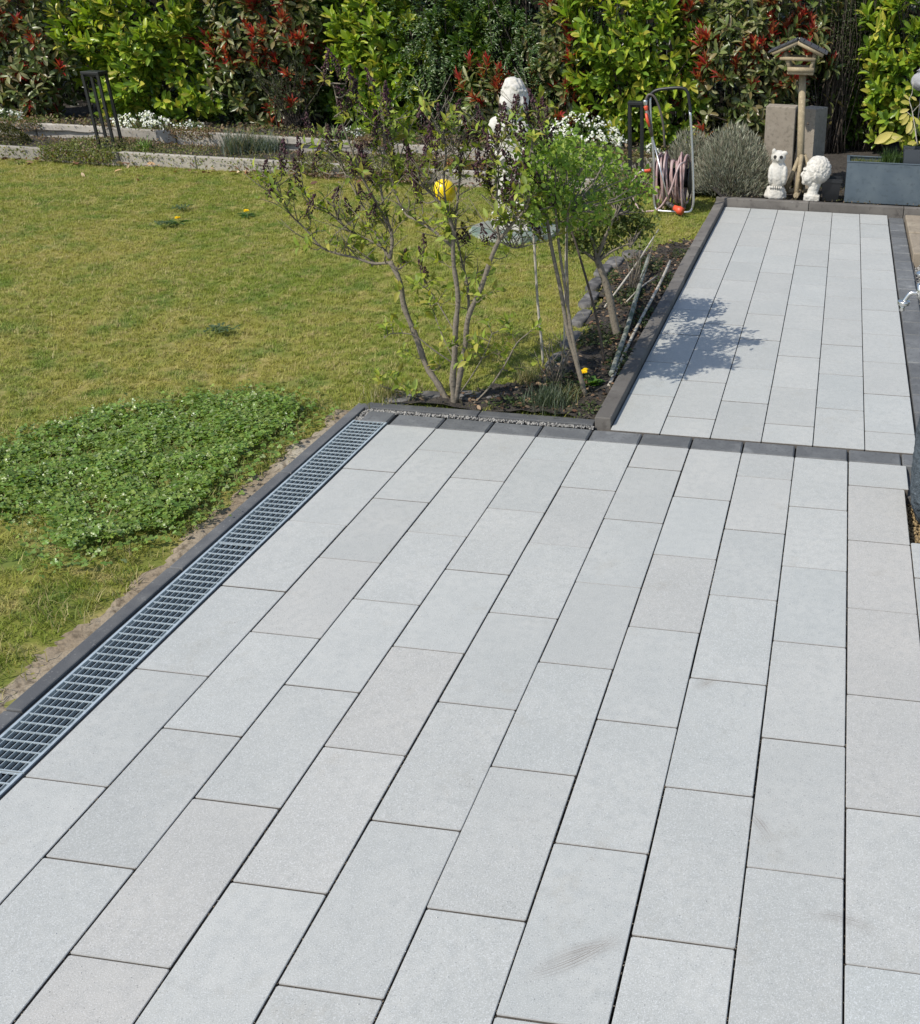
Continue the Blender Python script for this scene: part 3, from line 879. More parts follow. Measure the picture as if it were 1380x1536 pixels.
def crown_points(g, n, c, r, inner=.35, front=True):
    """points through a bumpy ellipsoid (superquadric), mostly near its skin"""
    u = nrm(g.normal(0, 1, (n, 3)))
    if front:
        u[:, 1] = np.where(u[:, 1] > .35, -u[:, 1], u[:, 1])
    e = .62
    s = (np.abs(u[:, 0]) ** (2 / e) + np.abs(u[:, 1]) ** (2 / e) + np.abs(u[:, 2]) ** (2 / e)) ** (-e / 2)
    bump = 1 + .13 * np.sin(u[:, 0] * 7 + c[0] * 3) * np.sin(u[:, 2] * 6 + c[0]) + .08 * np.sin(u[:, 2] * 11 + u[:, 0] * 9 + c[0] * 5)
    d = 1 - inner * g.random(n) ** 2.0
    q = u * np.array(r) * 2.2 + np.array(c) * 1.7
    hole = np.sin(q[:, 0] * 2.9 + 1.3 * np.sin(q[:, 2] * 2.1)) + np.sin(q[:, 2] * 3.3 + 1.1 * np.sin(q[:, 0] * 2.6 + 1)) + .6 * np.sin(q[:, 0] * 6.1 + q[:, 2] * 5.2)
    d = np.where(hole < -.75, d * .70, d)
    p = u * (s * bump * d)[:, None] * np.array(r) + np.array(c)
    return p, u

def stems(mbx, g, base, pts, r0=.02, n=5):
    for p in pts:
        b = Vector(base) + Vector((g.normal(0, .12), g.normal(0, .08), 0))
        p = Vector(p); m = b.lerp(p, .5) + Vector((g.normal(0, .06), g.normal(0, .06), .15))
        mbx.tube([b, b.lerp(m, .5) + Vector((0, 0, .05)), m, m.lerp(p, .6), p], [r0, r0 * .8, r0 * .6, r0 * .4, r0 * .25], n)

LAUREL = np.array([(.23, .33, .032), (.285, .375, .036), (.18, .28, .03), (.115, .20, .026), (.35, .41, .05), (.155, .25, .03), (.45, .42, .07)])
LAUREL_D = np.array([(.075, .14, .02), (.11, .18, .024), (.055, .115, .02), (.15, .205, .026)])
PHOT_G = np.array([(.125, .165, .045), (.175, .205, .07), (.09, .125, .034), (.25, .25, .12), (.19, .155, .065)])
PHOT_R = np.array([(.40, .036, .032), (.50, .065, .045), (.27, .028, .026), (.42, .13, .06), (.30, .10, .05)])
PRIVET = np.array([(.06, .11, .03), (.085, .15, .04), (.045, .085, .026), (.14, .19, .07)])

def hedge_shrub(kind, label, x, y, w, d, h, seed, z0=.28, dens=1.0):
    g = np.random.default_rng(seed)
    nm = {'laurel': 'laurel_bush', 'laurel_dark': 'laurel_bush', 'photinia': 'photinia_bush', 'privet': 'privet_bush'}[kind]
    t = thing(nm, label, 'shrub', (x, y, z0), 'shrubs of the hedge')
    c = (x, y, z0 + h / 2 + .04); r = (w / 2, d / 2, h / 2)
    area = w * h
    n = int(area * {'laurel': 112, 'laurel_dark': 108, 'photinia': 96, 'privet': 185}[kind] * dens)
    p, u = crown_points(g, n, c, r)
    up = np.array([[0, -.15, .9]])
    if kind in ('laurel', 'laurel_dark'):
        ax = nrm(u * .8 + up * .75 + g.normal(0, .3, (n, 3)))
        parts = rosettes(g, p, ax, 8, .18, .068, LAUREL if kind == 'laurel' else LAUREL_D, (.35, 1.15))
        o = link('crown', leaf_mesh('crown', *parts), M['leaf_gloss'])
    elif kind == 'photinia':
        ax = nrm(u * .8 + up * .6 + g.normal(0, .35, (n, 3)))
        parts = rosettes(g, p, ax, 8, .15, .053, PHOT_G, (.75, 1.9))
        o = link('crown', leaf_mesh('crown', *parts), M['leaf_gloss'])
        sel = g.random(n) < (.34 + .24 * (p[:, 2] > z0 + h * .45))
        sel &= (np.sin(p[:, 0] * 4.1 + seed) + np.sin(p[:, 2] * 5.3 + seed * 2) > -.75)
        q = rosettes(g, p[sel] + ax[sel] * .03, nrm(ax[sel] + np.array([[0, 0, .8]])), 11, .165, .046, PHOT_R, (.12, .75), .15)
        under(t, link('red_shoots', leaf_mesh('red_shoots', *q, 'pointed'), M['leaf_gloss']))
        rs = t.children[0]; rs['label'] = 'bright red young shoots'; rs['kind'] = 'stuff'
    else:
        # drooping sprays of narrow leaves
        P, D, N, L, W_, C = [], [], [], [], [], []
        for k in range(13):
            s = k / 12.
            side = g.normal(0, 1, (n, 3)); side[:, 2] *= .3
            droop = u * (.16 * s) + np.array([[0, -.05, -.17]]) * s ** 1.6
            P.append(p + droop); D.append(nrm(side + u * .5 + np.array([[0, 0, -.35]]))); N.append(nrm(u + np.array([[0, 0, .8]]) + g.normal(0, .3, (n, 3))))
            L.append(.055 * g.uniform(.7, 1.2, n)); W_.append(.019 * g.uniform(.8, 1.2, n)); C.append(PRIVET[g.integers(0, 4, n)] * g.uniform(.7, 1.3, (n, 1)))
        o = link('crown', leaf_mesh('crown', np.vstack(P), np.vstack(D), np.vstack(N), np.hstack(L), np.hstack(W_), np.vstack(C), 'pointed'), M['leaf_gloss'])
    under(t, o)['kind'] = 'stuff'
    mbx = MB()
    stems(mbx, g, (x, y + .1, z0 - .1), p[g.integers(0, n, 16)], .022)
    under(t, mbx.obj('trunk', M['bark_dark']))
    return t

def hx(px, Y=9.4): return at(px, 100, Y).x
HS = [
    ('photinia', 'red-tipped photinia bush at the far left corner of the hedge', 25, 9.2, 2.4, 1.3, 2.35, 1),
    ('laurel', 'big bright yellow-green laurel bush behind the left black lamp', 232, 9.35, 2.2, 1.3, 2.3, 2),
    ('privet', 'dark small-leaved privet bush squeezed between bright laurel and photinia', 345, 9.7, 1.2, 1.0, 2.5, 3),
    ('photinia', 'red-tipped photinia bush between bright laurel and the lilac spikes', 410, 9.45, 1.7, 1.2, 2.35, 4),
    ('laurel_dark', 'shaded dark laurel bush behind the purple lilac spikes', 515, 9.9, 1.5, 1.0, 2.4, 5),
    ('laurel', 'yellow-green laurel bush in the middle of the hedge', 585, 9.5, 1.3, 1.1, 2.4, 6),
    ('privet', 'drooping privet bush left of the white statue', 662, 9.45, 1.0, 1.0, 2.4, 7),
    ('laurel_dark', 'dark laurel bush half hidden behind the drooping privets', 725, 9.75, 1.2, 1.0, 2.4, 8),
    ('privet', 'drooping privet bush right above the white statue', 790, 9.45, .95, .9, 2.45, 9),
    ('photinia', 'small loose photinia bush beside the white statue', 725, 9.0, .6, .5, .95, 10),
    ('photinia', 'slim photinia bush between statue and bright laurel', 838, 9.3, .8, .8, 1.75, 11),
    ('laurel', 'bright laurel bush behind the right black lamp and hose cart', 965, 9.3, 2.0, 1.2, 2.35, 12),
    ('photinia', 'photinia bush covered in bright red shoots behind the bird feeder', 1140, 9.25, 2.0, 1.2, 2.45, 13),
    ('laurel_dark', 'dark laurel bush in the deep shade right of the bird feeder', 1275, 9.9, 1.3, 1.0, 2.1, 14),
    ('laurel', 'laurel bush with pale leaves behind the zinc trough', 1385, 9.3, 1.5, 1.1, 2.2, 15),
]
for k, lab, px, Y, w, d, h, sd_ in HS:
    hedge_shrub(k, lab, hx(px, Y), Y, w, d, h, sd_)

def twiggy(label, px, Y, w, h, seed, n=60, leaf=(.06, .10, .03)):
    g = np.random.default_rng(seed)
    x = hx(px, Y); t = thing('twiggy_bush', label, 'shrub', (x, Y, .28), 'shrubs of the hedge')
    m = MB(); P, D = [], []
    for k in range(n):
        b = Vector((x + g.normal(0, .12), Y + g.normal(0, .1), .2)); e = Vector((x + g.normal(0, w * .45), Y + g.normal(-.1, .25), .28 + h * g.uniform(.5, 1.05)))
        mid = b.lerp(e, .5) + Vector((g.normal(0, .07), g.normal(0, .05), 0))
        m.tube([b, b.lerp(mid, .5), mid, mid.lerp(e, .5) + Vector((g.normal(0, .03), 0, 0)), e], [.009, .008, .006, .004, .002], 4)
        for s in g.uniform(.25, 1, 34):
            q = mid.lerp(e, s); P.append(q + Vector(g.normal(0, .035, 3))); D.append(g.normal(0, 1, 3) + np.array([0, -.3, .3]))
    P = np.array([tuple(p) for p in P]); D = np.array(D); k = len(P)
    under(t, m.obj('stem', M['bark_dark']))
    C = np.array(leaf)[None] * g.uniform(.5, 1.6, (k, 1))
    o = link('crown', leaf_mesh('crown', P, D, g.normal(0, 1, (k, 3)) + np.array([[0, -.5, .8]]), g.uniform(.025, .05, k), g.uniform(.010, .018, k), C, 'leaf'), M['leaf_soft'])
    under(t, o)['kind'] = 'stuff'
twiggy('loose twiggy bush above the white flowers behind the statue', 885, 9.5, .7, 2.3, 31)
twiggy('tall dark twiggy bush in the gap right of the bird feeder', 1255, 9.3, .55, 2.4, 32, 70, (.05, .07, .022))
twiggy('twiggy bush towering behind the yellow-leaved seedling', 1318, 9.6, .6, 2.4, 33, 60, (.075, .10, .03))
twiggy('dark bare-stemmed bush below the photinia left of the lilac', 425, 9.0, .5, .9, 34, 40, (.04, .05, .02))

# dark inner mass of the hedge
def hedge_depth():
    g = np.random.default_rng(77); n = 15000
    P = np.c_[g.uniform(-11.5, 6, n), g.uniform(10.1, 11.1, n), g.uniform(.2, 2.7, n)]
    D = g.normal(0, 1, (n, 3)); N = g.normal(0, .6, (n, 3)) + np.array([[0, -1, .6]])
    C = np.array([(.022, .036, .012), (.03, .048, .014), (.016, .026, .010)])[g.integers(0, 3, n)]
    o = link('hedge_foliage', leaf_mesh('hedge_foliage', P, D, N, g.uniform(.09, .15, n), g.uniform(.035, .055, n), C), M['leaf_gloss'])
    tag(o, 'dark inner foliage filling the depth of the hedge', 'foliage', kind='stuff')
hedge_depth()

# ================================================================== LILAC AND BED PLANTS
def smooth_path(pts, sub=4):
    """Catmull-Rom through points"""
    P = [Vector(p) for p in pts]
    P = [P[0] * 2 - P[1]] + P + [P[-1] * 2 - P[-2]]
    out = []
    for i in range(1, len(P) - 2):
        for k in range(sub):
            t = k / sub
            a, b, c, d = P[i - 1], P[i], P[i + 1], P[i + 2]
            out.append(.5 * ((2 * b) + (c - a) * t + (2 * a - 5 * b + 4 * c - d) * t * t + (3 * b - a - 3 * c + d) * t ** 3))
    out.append(P[-2])
    return out

def bud_mesh(seed, L=.10, R=.022):
    g = np.random.default_rng(seed); n = 46
    V, F = [], []
    T = np.array([(1, 0, 0), (-1, 0, 0), (0, 1, 0), (0, -1, 0), (0, 0, 1.2), (0, 0, -1.2)], float)
    FT = np.array([(0, 2, 4), (2, 1, 4), (1, 3, 4), (3, 0, 4), (2, 0, 5), (1, 2, 5), (3, 1, 5), (0, 3, 5)])
    s = g.random(n) ** .8; a = g.uniform(0, 6.28, n)
    rr = R * (1.05 - s) ** .7 * g.uniform(.45, 1.15, n)
    P = np.c_[np.cos(a) * rr, np.sin(a) * rr, s * L]
    S = g.uniform(.0045, .0085, n)[:, None, None]
    Q = P[:, None] + T[None] * S
    cols = np.array([(.050, .024, .030), (.075, .034, .045), (.033, .020, .022), (.095, .05, .055), (.06, .045, .03)])
    me = raw_mesh('flower_bud_spike', Q.reshape(-1, 3), [(FT[None] + (np.arange(n) * 6)[:, None, None]).reshape(-1, 3)], np.repeat(cols[g.integers(0, 5, n)], 6, axis=0))
    me.materials.append(M['bud'])
    return me

YOUNG = np.array([(.26, .32, .045), (.32, .36, .055), (.19, .26, .038), (.30, .28, .055), (.16, .21, .036)])

def lilac():
    g = np.random.default_rng(21); r = random.Random(21)
    base = on(682, 607)
    Y0 = base.y
    t = thing('lilac_bush', 'lilac bush with dark purple buds growing at the terrace corner', 'shrub', base)
    BR = [  # photo polyline, depth offsets at both ends, radii at both ends
        ('A', [(674, 606), (656, 577), (640, 548), (625, 505), (606, 461), (597, 420), (585, 392)], .02, .10, .026, .019),
        ('A1', [(585, 394), (560, 395), (531, 386), (507, 381), (482, 371), (460, 345), (436, 322), (425, 300), (412, 275)], .10, -.05, .012, .005),
        ('A2', [(585, 388), (572, 371), (545, 357), (522, 345), (500, 325), (470, 310)], .10, .28, .011, .004),
        ('A3', [(585, 388), (588, 360), (583, 333), (574, 300), (570, 262), (578, 215), (575, 180)], .10, .18, .016, .004),
        ('A4', [(583, 340), (560, 300), (540, 262), (520, 200), (508, 165), (500, 125)], .12, -.02, .010, .004),
        ('A5', [(572, 371), (555, 330), (528, 280), (505, 240), (480, 205)], .10, .32, .010, .004),
        ('B', [(682, 610), (680, 570), (679, 540), (684, 490), (687, 446), (683, 400), (681, 370), (680, 344), (668, 318), (655, 300), (640, 285), (625, 272)], 0, -.12, .030, .006),
        ('B1', [(681, 372), (650, 345), (625, 330), (606, 318), (588, 270), (600, 235), (612, 200)], 0, .25, .013, .004),
        ('B2', [(682, 362), (684, 320), (688, 285), (690, 255), (683, 222), (690, 195)], 0, .15, .010, .004),
        ('B3', [(681, 344), (670, 300), (666, 255), (668, 225), (656, 195), (645, 165)], -.04, -.1, .009, .0035),
        ('C', [(683, 604), (690, 560), (697, 520), (704, 476), (720, 430), (738, 386), (749, 359)], .0, -.06, .025, .015),
        ('C1', [(749, 359), (742, 325), (744, 285), (747, 240), (742, 210)], -.06, .05, .010, .004),
        ('C2', [(749, 359), (762, 345), (776, 329), (788, 312), (794, 295), (794, 260), (796, 215), (801, 170)], -.06, -.15, .013, .004),
        ('C3', [(704, 476), (700, 430), (692, 385), (684, 350)], 0, .08, .013, .008),
        ('C4', [(749, 362), (772, 372), (800, 366), (830, 360)], -.05, .2, .006, .003),
        ('C5', [(703, 613), (735, 580), (760, 545), (775, 515), (792, 500)], .02, -.08, .009, .004),
        ('D1', [(686, 505), (665, 470), (648, 440), (640, 425)], .0, .12, .006, .003),
        ('D2', [(680, 545), (650, 525), (618, 503), (592, 500), (576, 507)], .0, -.12, .006, .003),
        ('D3', [(690, 560), (662, 500), (652, 470)], .0, .15, .005, .003),
        ('D4', [(672, 605), (640, 596), (610, 590), (575, 580)], .0, -.02, .006, .003),
        ('D5', [(690, 590), (715, 555), (728, 525), (738, 500)], .0, -.1, .006, .003),
    ]
    skel = []
    for nm, pl, d0, d1, r0, r1 in BR:
        n = len(pl)
        w = [at(x + r.gauss(0, 1.2) * (0 < i < n - 1), y, Y0 + d0 + (d1 - d0) * i / (n - 1)) for i, (x, y) in enumerate(pl)]
        sp_ = smooth_path(w, 4)
        k = len(sp_)
        rad = [r0 + (r1 - r0) * (i / (k - 1)) ** .8 for i in range(k)]
        rad = [a * .78 * (1 + .10 * math.sin(i * 2.1) + .06 * math.sin(i * 5.3)) for i, a in enumerate(rad)]
        b = MB(); b.tube(sp_, rad, 8 if r0 > .01 else 6)
        under(t, b.obj('trunk' if nm in 'ABC' else 'branch', M['bark']))
        skel += [(p, rad[i], nm) for i, p in enumerate(sp_)]
    SP = [(490, 102), (503, 98), (525, 122), (531, 138), (555, 121), (578, 130), (580, 156), (571, 188), (510, 147), (520, 153), (462, 180), (493, 202), (542, 228), (526, 247), (584, 212),
          (609, 220), (632, 179), (645, 188), (646, 206), (641, 220), (621, 270), (628, 283), (700, 188), (712, 208), (695, 215), (747, 199), (734, 277), (754, 289),
          (776, 152), (758, 174), (766, 190), (744, 199), (801, 154), (819, 168), (701, 207), (758, 272), (807, 266), (803, 342), (698, 350), (725, 350),
          (410, 273), (399, 258), (436, 280), (467, 307), (504, 292), (523, 314), (527, 243), (542, 235), (606, 382), (631, 397), (636, 365), (734, 262), (772, 269), (446, 262), (560, 262), (598, 255), (683, 172), (730, 230), (476, 240), (786, 205), (545, 170), (562, 205), (598, 185), (615, 245), (660, 170), (672, 200), (720, 180), (735, 225), (760, 235), (785, 240), (770, 300), (718, 250), (690, 245), (655, 235), (590, 235), (508, 215), (450, 225), (425, 240), (540, 285), (560, 315), (750, 165), (812, 195), (790, 165)]
    bm_ = [bud_mesh(300 + k, L, R) for k, (L, R) in enumerate(((.13, .028), (.11, .026), (.09, .022), (.15, .030)))]
    tw = MB(); LP, LD, LN, LL = [], [], [], []
    def leaves_along(a, b, n, L):
        ax = (b - a).normalized()
        for k in range(n):
            s = k / max(1, n - 1)
            p = a.lerp(b, .35 + .65 * s)
            o = Vector(g.normal(0, 1, 3)); o = (o - ax * o.dot(ax)).normalized()
            for sg in (-1, 1):
                d = o * sg + ax * r.uniform(.2, .9) + Vector((0, 0, r.uniform(-.1, .5)))
                LP.append(p); LD.append(d); LN.append(ax * .9 - o * sg * .2 + Vector(g.normal(0, .25, 3)) + Vector((0, -.1, .5))); LL.append(L * r.uniform(.6, 1.2))
    for x, y in SP:
        best = None
        for p, rd, nm in skel:
            if rd > .02: continue
            q = at(x, y, p.y)
            if p.z > q.z - .02: continue
            d = (q - p); sc = d.length + abs(d.x) * .7
            if d.z < .05: sc += .2
            if best is None or sc < best[0]: best = (sc, p, q)
        if best is None: continue
        _, p, q = best
        q = at(x, y, p.y + r.gauss(0, .07))
        dirv = Vector((r.gauss(0, .25), r.gauss(0, .25), 1)).normalized()
        bq = q - dirv * .05
        m = p.lerp(bq, .5) + Vector((r.gauss(0, .02), r.gauss(0, .02), -.02))
        pth = smooth_path([p, m, bq], 4)
        tw.tube(pth, [.0045 - .002 * i / (len(pth) - 1) for i in range(len(pth))], 5)
        tw.tube([bq, bq + dirv * .08], [.0025, .0015], 4)
        o = put(r.choice(bm_), 'flower_bud_spike', None, bq, dirv.to_track_quat('Z', 'Y').to_euler()); o.scale = [r.uniform(.8, 1.15)] * 3
        under(t, o)
        if r.random() < 1.1:
            d2 = (dirv + Vector((r.gauss(0, .6), r.gauss(0, .6), .2))).normalized()
            o = put(r.choice(bm_), 'flower_bud_spike', None, bq - dirv * .03, d2.to_track_quat('Z', 'Y').to_euler()); o.scale = [r.uniform(.55, .85)] * 3
            under(t, o)
        leaves_along(m, bq, r.randint(2, 4), .056)
    # leafy side twigs
    thin = [s for s in skel if s[1] < .0105 and s[2] not in ('C5', 'D1', 'D2', 'D3', 'D4', 'D5')]
    for k in range(190):
        p, rd, nm = r.choice(thin)
        d = Vector((r.gauss(0, .8), r.gauss(0, .8), r.uniform(.2, 1.4))).normalized(); L = r.uniform(.05, .2)
        e = p + d * L
        tw.tube([p, p + d * L * .5 + Vector((0, 0, .01)), e], [.003, .0024, .0015], 4)
        leaves_along(p, e, r.randint(2, 4), .060)
    for x, y in ((623, 430), (601, 435), (641, 457), (663, 457), (619, 532), (660, 550), (689, 519), (716, 421), (722, 448), (747, 532), (729, 536), (756, 488), (769, 554), (592, 572), (570, 576), (557, 399), (517, 373), (468, 373), (667, 395), (700, 540), (640, 560), (735, 400), (760, 385), (610, 395), (540, 365), (700, 445)):
        p = min(skel, key=lambda q: (at(x, y, q[0].y) - q[0]).length + (.3 if q[0].z > at(x, y, q[0].y).z + .02 else 0))[0]
        e = at(x, y, p.y + r.gauss(0, .06))
        tw.tube([p, p.lerp(e, .5) + Vector((0, 0, -.012)), e], [.0035, .003, .0018], 4)
        for j in range(r.randint(2, 4)):
            d = Vector((r.gauss(0, .05), r.gauss(0, .05), r.uniform(.01, .06)))
            tw.tube([e, e + d], [.002, .001], 3); leaves_along(e, e + d, 2, .062)
    for k in range(190):
        p, rd, nm = r.choice(thin); d = Vector((r.gauss(0, .6), r.gauss(0, .6), r.uniform(.3, 1.3))).normalized(); L = r.uniform(.08, .28)
        m = p + d * L * .5 + Vector((r.gauss(0, .015), r.gauss(0, .015), 0))
        tw.tube([p, m, p + d * L], [.0034, .0026, .0012], 4)
        tw.tube([m, m + (d + Vector((r.gauss(0, .7), r.gauss(0, .7), .2))) * L * .35], [.002, .001], 3)
    for nm in ('C5', 'D1', 'D2', 'D3', 'D4', 'D5'):
        s = [q for q in skel if q[2] == nm]
        for p, rd, _ in s[len(s) // 2::2]:
            e = p + Vector((r.gauss(0, .04), r.gauss(0, .04), r.uniform(.03, .09)))
            tw.tube([p, e], [.003, .0015], 4)
            leaves_along(p, e, 3, .066)
    under(t, tw.obj('twigs', M['bark'], recalc=False))['kind'] = 'stuff'
    keep = []
    for i, p in enumerate(LP):
        q = at(667, 287, p[1])
        keep.append(abs(p[0] - q.x) > .085 or abs(p[2] - q.z) > .085)
    LP, LD, LN, LL = [[v for v, k_ in zip(l, keep) if k_] for l in (LP, LD, LN, LL)]
    n = len(LP)
    C = YOUNG[g.integers(0, len(YOUNG), n)] * g.uniform(.75, 1.3, (n, 1))
    o = link('crown', leaf_mesh('crown', np.array(LP), np.array(LD), np.array(LN), np.array(LL), np.array(LL) * .46, C, 'pointed'), M['leaf_soft'])
    under(t, o)['kind'] = 'stuff'
    return t
lilac()

# yellow ball in the lilac
c = at(667, 287, .56)
ball = thing('hanging_ball', 'shiny yellow plastic ball hung among the lilac branches', 'ball', c)
b = MB(); b.lathe([(.004, -.072), (.020, -.069), (.042, -.052), (.058, -.026), (.064, .004), (.060, .030), (.046, .052), (.024, .065), (.004, .069)], c, 24)
under(ball, b.obj('shell', M['yellow']))
b = MB(); b.lathe([(.010, -.086), (.013, -.080), (.010, -.070)], c, 10)
under(ball, b.obj('stopper', M['orange']))
b = MB(); b.tube([c + Vector((0, 0, .067)), c + Vector((.01, 0, .12)), at(668, 225, .36 - .07)], .0015, 4)
under(ball, b.obj('string', M['bark_dark']))

def small_leaf_cloud(g, n, blobs, cols, L, W_, upb=.5):
    P, U = [], []
    tot = sum(b[2] for b in blobs)
    for c, r_, wt in blobs:
        k = int(n * wt / tot)
        u = nrm(g.normal(0, 1, (k, 3))); d = g.random(k) ** .45
        p = u * d[:, None] * np.array(r_) + np.array(c)
        P.append(p); U.append(u)
    P, U = np.vstack(P), np.vstack(U); k = len(P)
    # gather leaves into little sprays so that gaps open between them
    cen = P[g.integers(0, k, max(8, k // 30))]
    near = cen[g.integers(0, len(cen), k)]
    P = near + g.normal(0, .038, (k, 3))
    D = nrm(g.normal(0, 1, (k, 3)) + U * .4 + np.array([[0, 0, .3]])); N = nrm(g.normal(0, .5, (k, 3)) + np.array([[0, -.2, 1.0]]))
    C = cols[g.integers(0, len(cols), k)] * g.uniform(.7, 1.3, (k, 1))
    return (P, D, N, g.uniform(.7, 1.25, k) * L, g.uniform(.8, 1.2, k) * W_, C), cen

def bed_shrub(name, label, base, stems_, blobs, n, cols, L, W_, bark, seed, group=None):
    g = np.random.default_rng(seed)
    t = thing(name, label, 'shrub', base, group)
    for pts, r0, r1 in stems_:
        sp_ = smooth_path(pts, 4); k = len(sp_)
        b = MB(); b.tube(sp_, [r0 + (r1 - r0) * i / (k - 1) for i in range(k)], 7)
        under(t, b.obj('trunk', bark))
    parts, cen = small_leaf_cloud(g, n, blobs, cols, L, W_)
    b = MB()
    tops = [Vector(s[0][-1]) for s in stems_]
    for q in cen[:: max(1, len(cen) // 70)]:
        q = Vector(q); s = min(tops, key=lambda v: (v - q).length)
        b.tube([s + Vector((0, 0, -.03)), s.lerp(q, .5) + Vector((g.normal(0, .03), g.normal(0, .03), -.01)), q], [.006, .004, .0018], 4)
    under(t, b.obj('twigs', bark))['kind'] = 'stuff'
    o = link('crown', leaf_mesh('crown', *parts), M['leaf_soft']); under(t, o)['kind'] = 'stuff'
    return t
FRESH = np.array([(.17, .27, .035), (.22, .32, .042), (.12, .20, .03), (.27, .34, .055)])
OLIVE = np.array([(.09, .13, .03), (.125, .16, .036), (.065, .095, .024), (.17, .175, .045)])
b1 = on(880, 598); Y1 = b1.y
P1 = lambda x, y, d=0: at(x, y, Y1 + d)
bed_shrub('leafy_shrub', 'fresh green small-leaved shrub on thin leaning stems beside the lilac', b1,
          [([P1(880, 600), P1(864, 540), P1(854, 506), P1(848, 477), P1(842, 440), P1(826, 364), P1(818, 310)], .017, .010),
           ([P1(868, 552), P1(858, 500), P1(848, 434), P1(838, 365), P1(832, 300)], .012, .007),
           ([P1(874, 580), P1(856, 510), P1(852, 440), P1(850, 365), P1(852, 310)], .009, .006)],
          [(P1(828, 262, -.1), (.20, .40, .21), 1.0), (P1(878, 262, .5), (.20, .42, .18), .9), (P1(850, 305, .15), (.26, .45, .16), .9), (P1(795, 285, -.05), (.14, .2, .20), .7), (P1(930, 272, .45), (.18, .2, .14), .5), (P1(850, 212, .2), (.09, .12, .10), .18), (P1(790, 215, .1), (.12, .16, .16), .4), (P1(900, 225, .3), (.12, .14, .10), .2), (P1(835, 345, .2), (.2, .24, .09), .35)],
          2900, FRESH, .038, .022, M['bark'], 41)
b2 = on(928, 508); Y2 = b2.y
P2 = lambda x, y, d=0: at(x, y, Y2 + d)
bed_shrub('small_tree', 'little tree with forked pale trunk and olive crown near the path kerb', b2,
          [([P2(929, 512), P2(922, 485), P2(915, 448), P2(907, 419), P2(895, 387)], .032, .024),
           ([P2(896, 392), P2(880, 380), P2(868, 372), P2(852, 350)], .015, .007),
           ([P2(896, 388), P2(890, 365), P2(880, 345), P2(872, 330)], .016, .007),
           ([P2(896, 388), P2(905, 362), P2(915, 340), P2(925, 315)], .015, .006),
           ([P2(898, 392), P2(920, 376), P2(945, 365)], .010, .005)],
          [(P2(900, 330, .2), (.24, .42, .18), 1.0), (P2(930, 350, .3), (.18, .35, .13), .7), (P2(868, 345, 0), (.14, .18, .13), .6), (P2(925, 290, .2), (.18, .2, .15), .6), (P2(955, 330, .2), (.12, .15, .12), .3)],
          2900, OLIVE, .034, .019, M['bark'], 42)
b3 = on(907, 549)
P3 = lambda x, y, d=0: at(x, y, b3.y + d)
bed_shrub('sapling', 'slim dark sapling stem rising between leafy shrub and little tree', b3,
          [([P3(908, 552), P3(897, 487), P3(885, 438), P3(862, 360), P3(850, 330)], .011, .006)],
          [(P3(850, 320), (.08, .08, .06), 1.0)], 160, OLIVE, .024, .013, M['bark_dark'], 43)

# garden canes and poles
def pole(name, label, pts, r, mt, cat='pole', group=None):
    b = MB(); k = len(pts)
    b.tube(smooth_path(pts, 3), r, 8)
    o = b.obj(name, mt)
    return tag(o, label, cat, group)
c0 = on(815, 550); pole('garden_cane', 'straight pale cane staked left of the leafy shrub', [c0, at(811, 500, c0.y + .01), at(806, 448, c0.y + .015), at(800, 340, c0.y + .03), at(798, 300, c0.y + .04)], .0085, M['cane'], 'cane')
c0 = on(846, 538); pole('plant_stake', 'thin grey stake standing behind the leaning shrub stems', [c0, at(847, 450, c0.y + .01), at(850, 330, c0.y + .02)], .006, M['cane'], 'stake')
pa = on(917, 572); pb = on(974, 400)
pole('mossy_pole', 'thick mossy wooden pole lying along the bed', [pa + Vector((0, 0, .05)), pa.lerp(pb, .35) + Vector((.006, 0, .06)), pa.lerp(pb, .7) + Vector((-.004, 0, .075)), pb + Vector((0, 0, .10))], [.018] * 10, M['moss_wood'])
pa = on(913, 586); pb = on(1005, 407)
pole('thin_pole', 'thinner pale pole lying against the path kerb', [pa + Vector((.0, 0, .03)), pa.lerp(pb, .4) + Vector((-.01, 0, .045)), pa.lerp(pb, .75) + Vector((.004, 0, .07)), pb + Vector((0, 0, .09))], [.012] * 10, M['cane'])
pa = on(906, 462); pb = at(988, 344, 3.4)
pole('dry_stick', 'long dry stick leaning up out of the bed', [pa, pa.lerp(pb, .5) + Vector((0, 0, -.02)), pb], [.008, .008, .008, .007, .006, .006, .005], M['cane'], 'stick')
pa = on(938, 462); pb = on(985, 425)
pole('fallen_twig', 'short fallen twig lying beside the mossy pole', [pa + Vector((0, 0, .04)), pa.lerp(pb, .5) + Vector((0, 0, .07)), pb + Vector((0, 0, .06))], .006, M['cane'], 'stick')

def bare_twigs(label, px, py, h, n, seed, mt='bark_dark', spread=.16):
    g = np.random.default_rng(seed); b0 = on(px, py)
    b = MB()
    for k in range(n):
        e = b0 + Vector((g.normal(0, spread), g.normal(0, spread * .7), h * g.uniform(.55, 1.1))); m = b0.lerp(e, .5) + Vector((g.normal(0, .03), g.normal(0, .03), .02))
        b.tube([b0 + Vector((g.normal(0, .02), g.normal(0, .02), -.01)), m, e], [.005, .004, .0015], 4)
        for j in range(2):
            s = m.lerp(e, g.uniform(.1, .7)); b.tube([s, s + Vector((g.normal(0, .06), g.normal(0, .05), .07))], [.0025, .001], 3)
    return tag(b.obj('bare_shrub', M[mt]), label, 'shrub')
bare_twigs('leafless twiggy seedling behind the mossy pole', 948, 440, .45, 9, 51, 'bark', .10)
bare_twigs('thin dry twigs sprouting at the foot of the pale cane', 835, 585, .38, 10, 52, 'bark', .10)

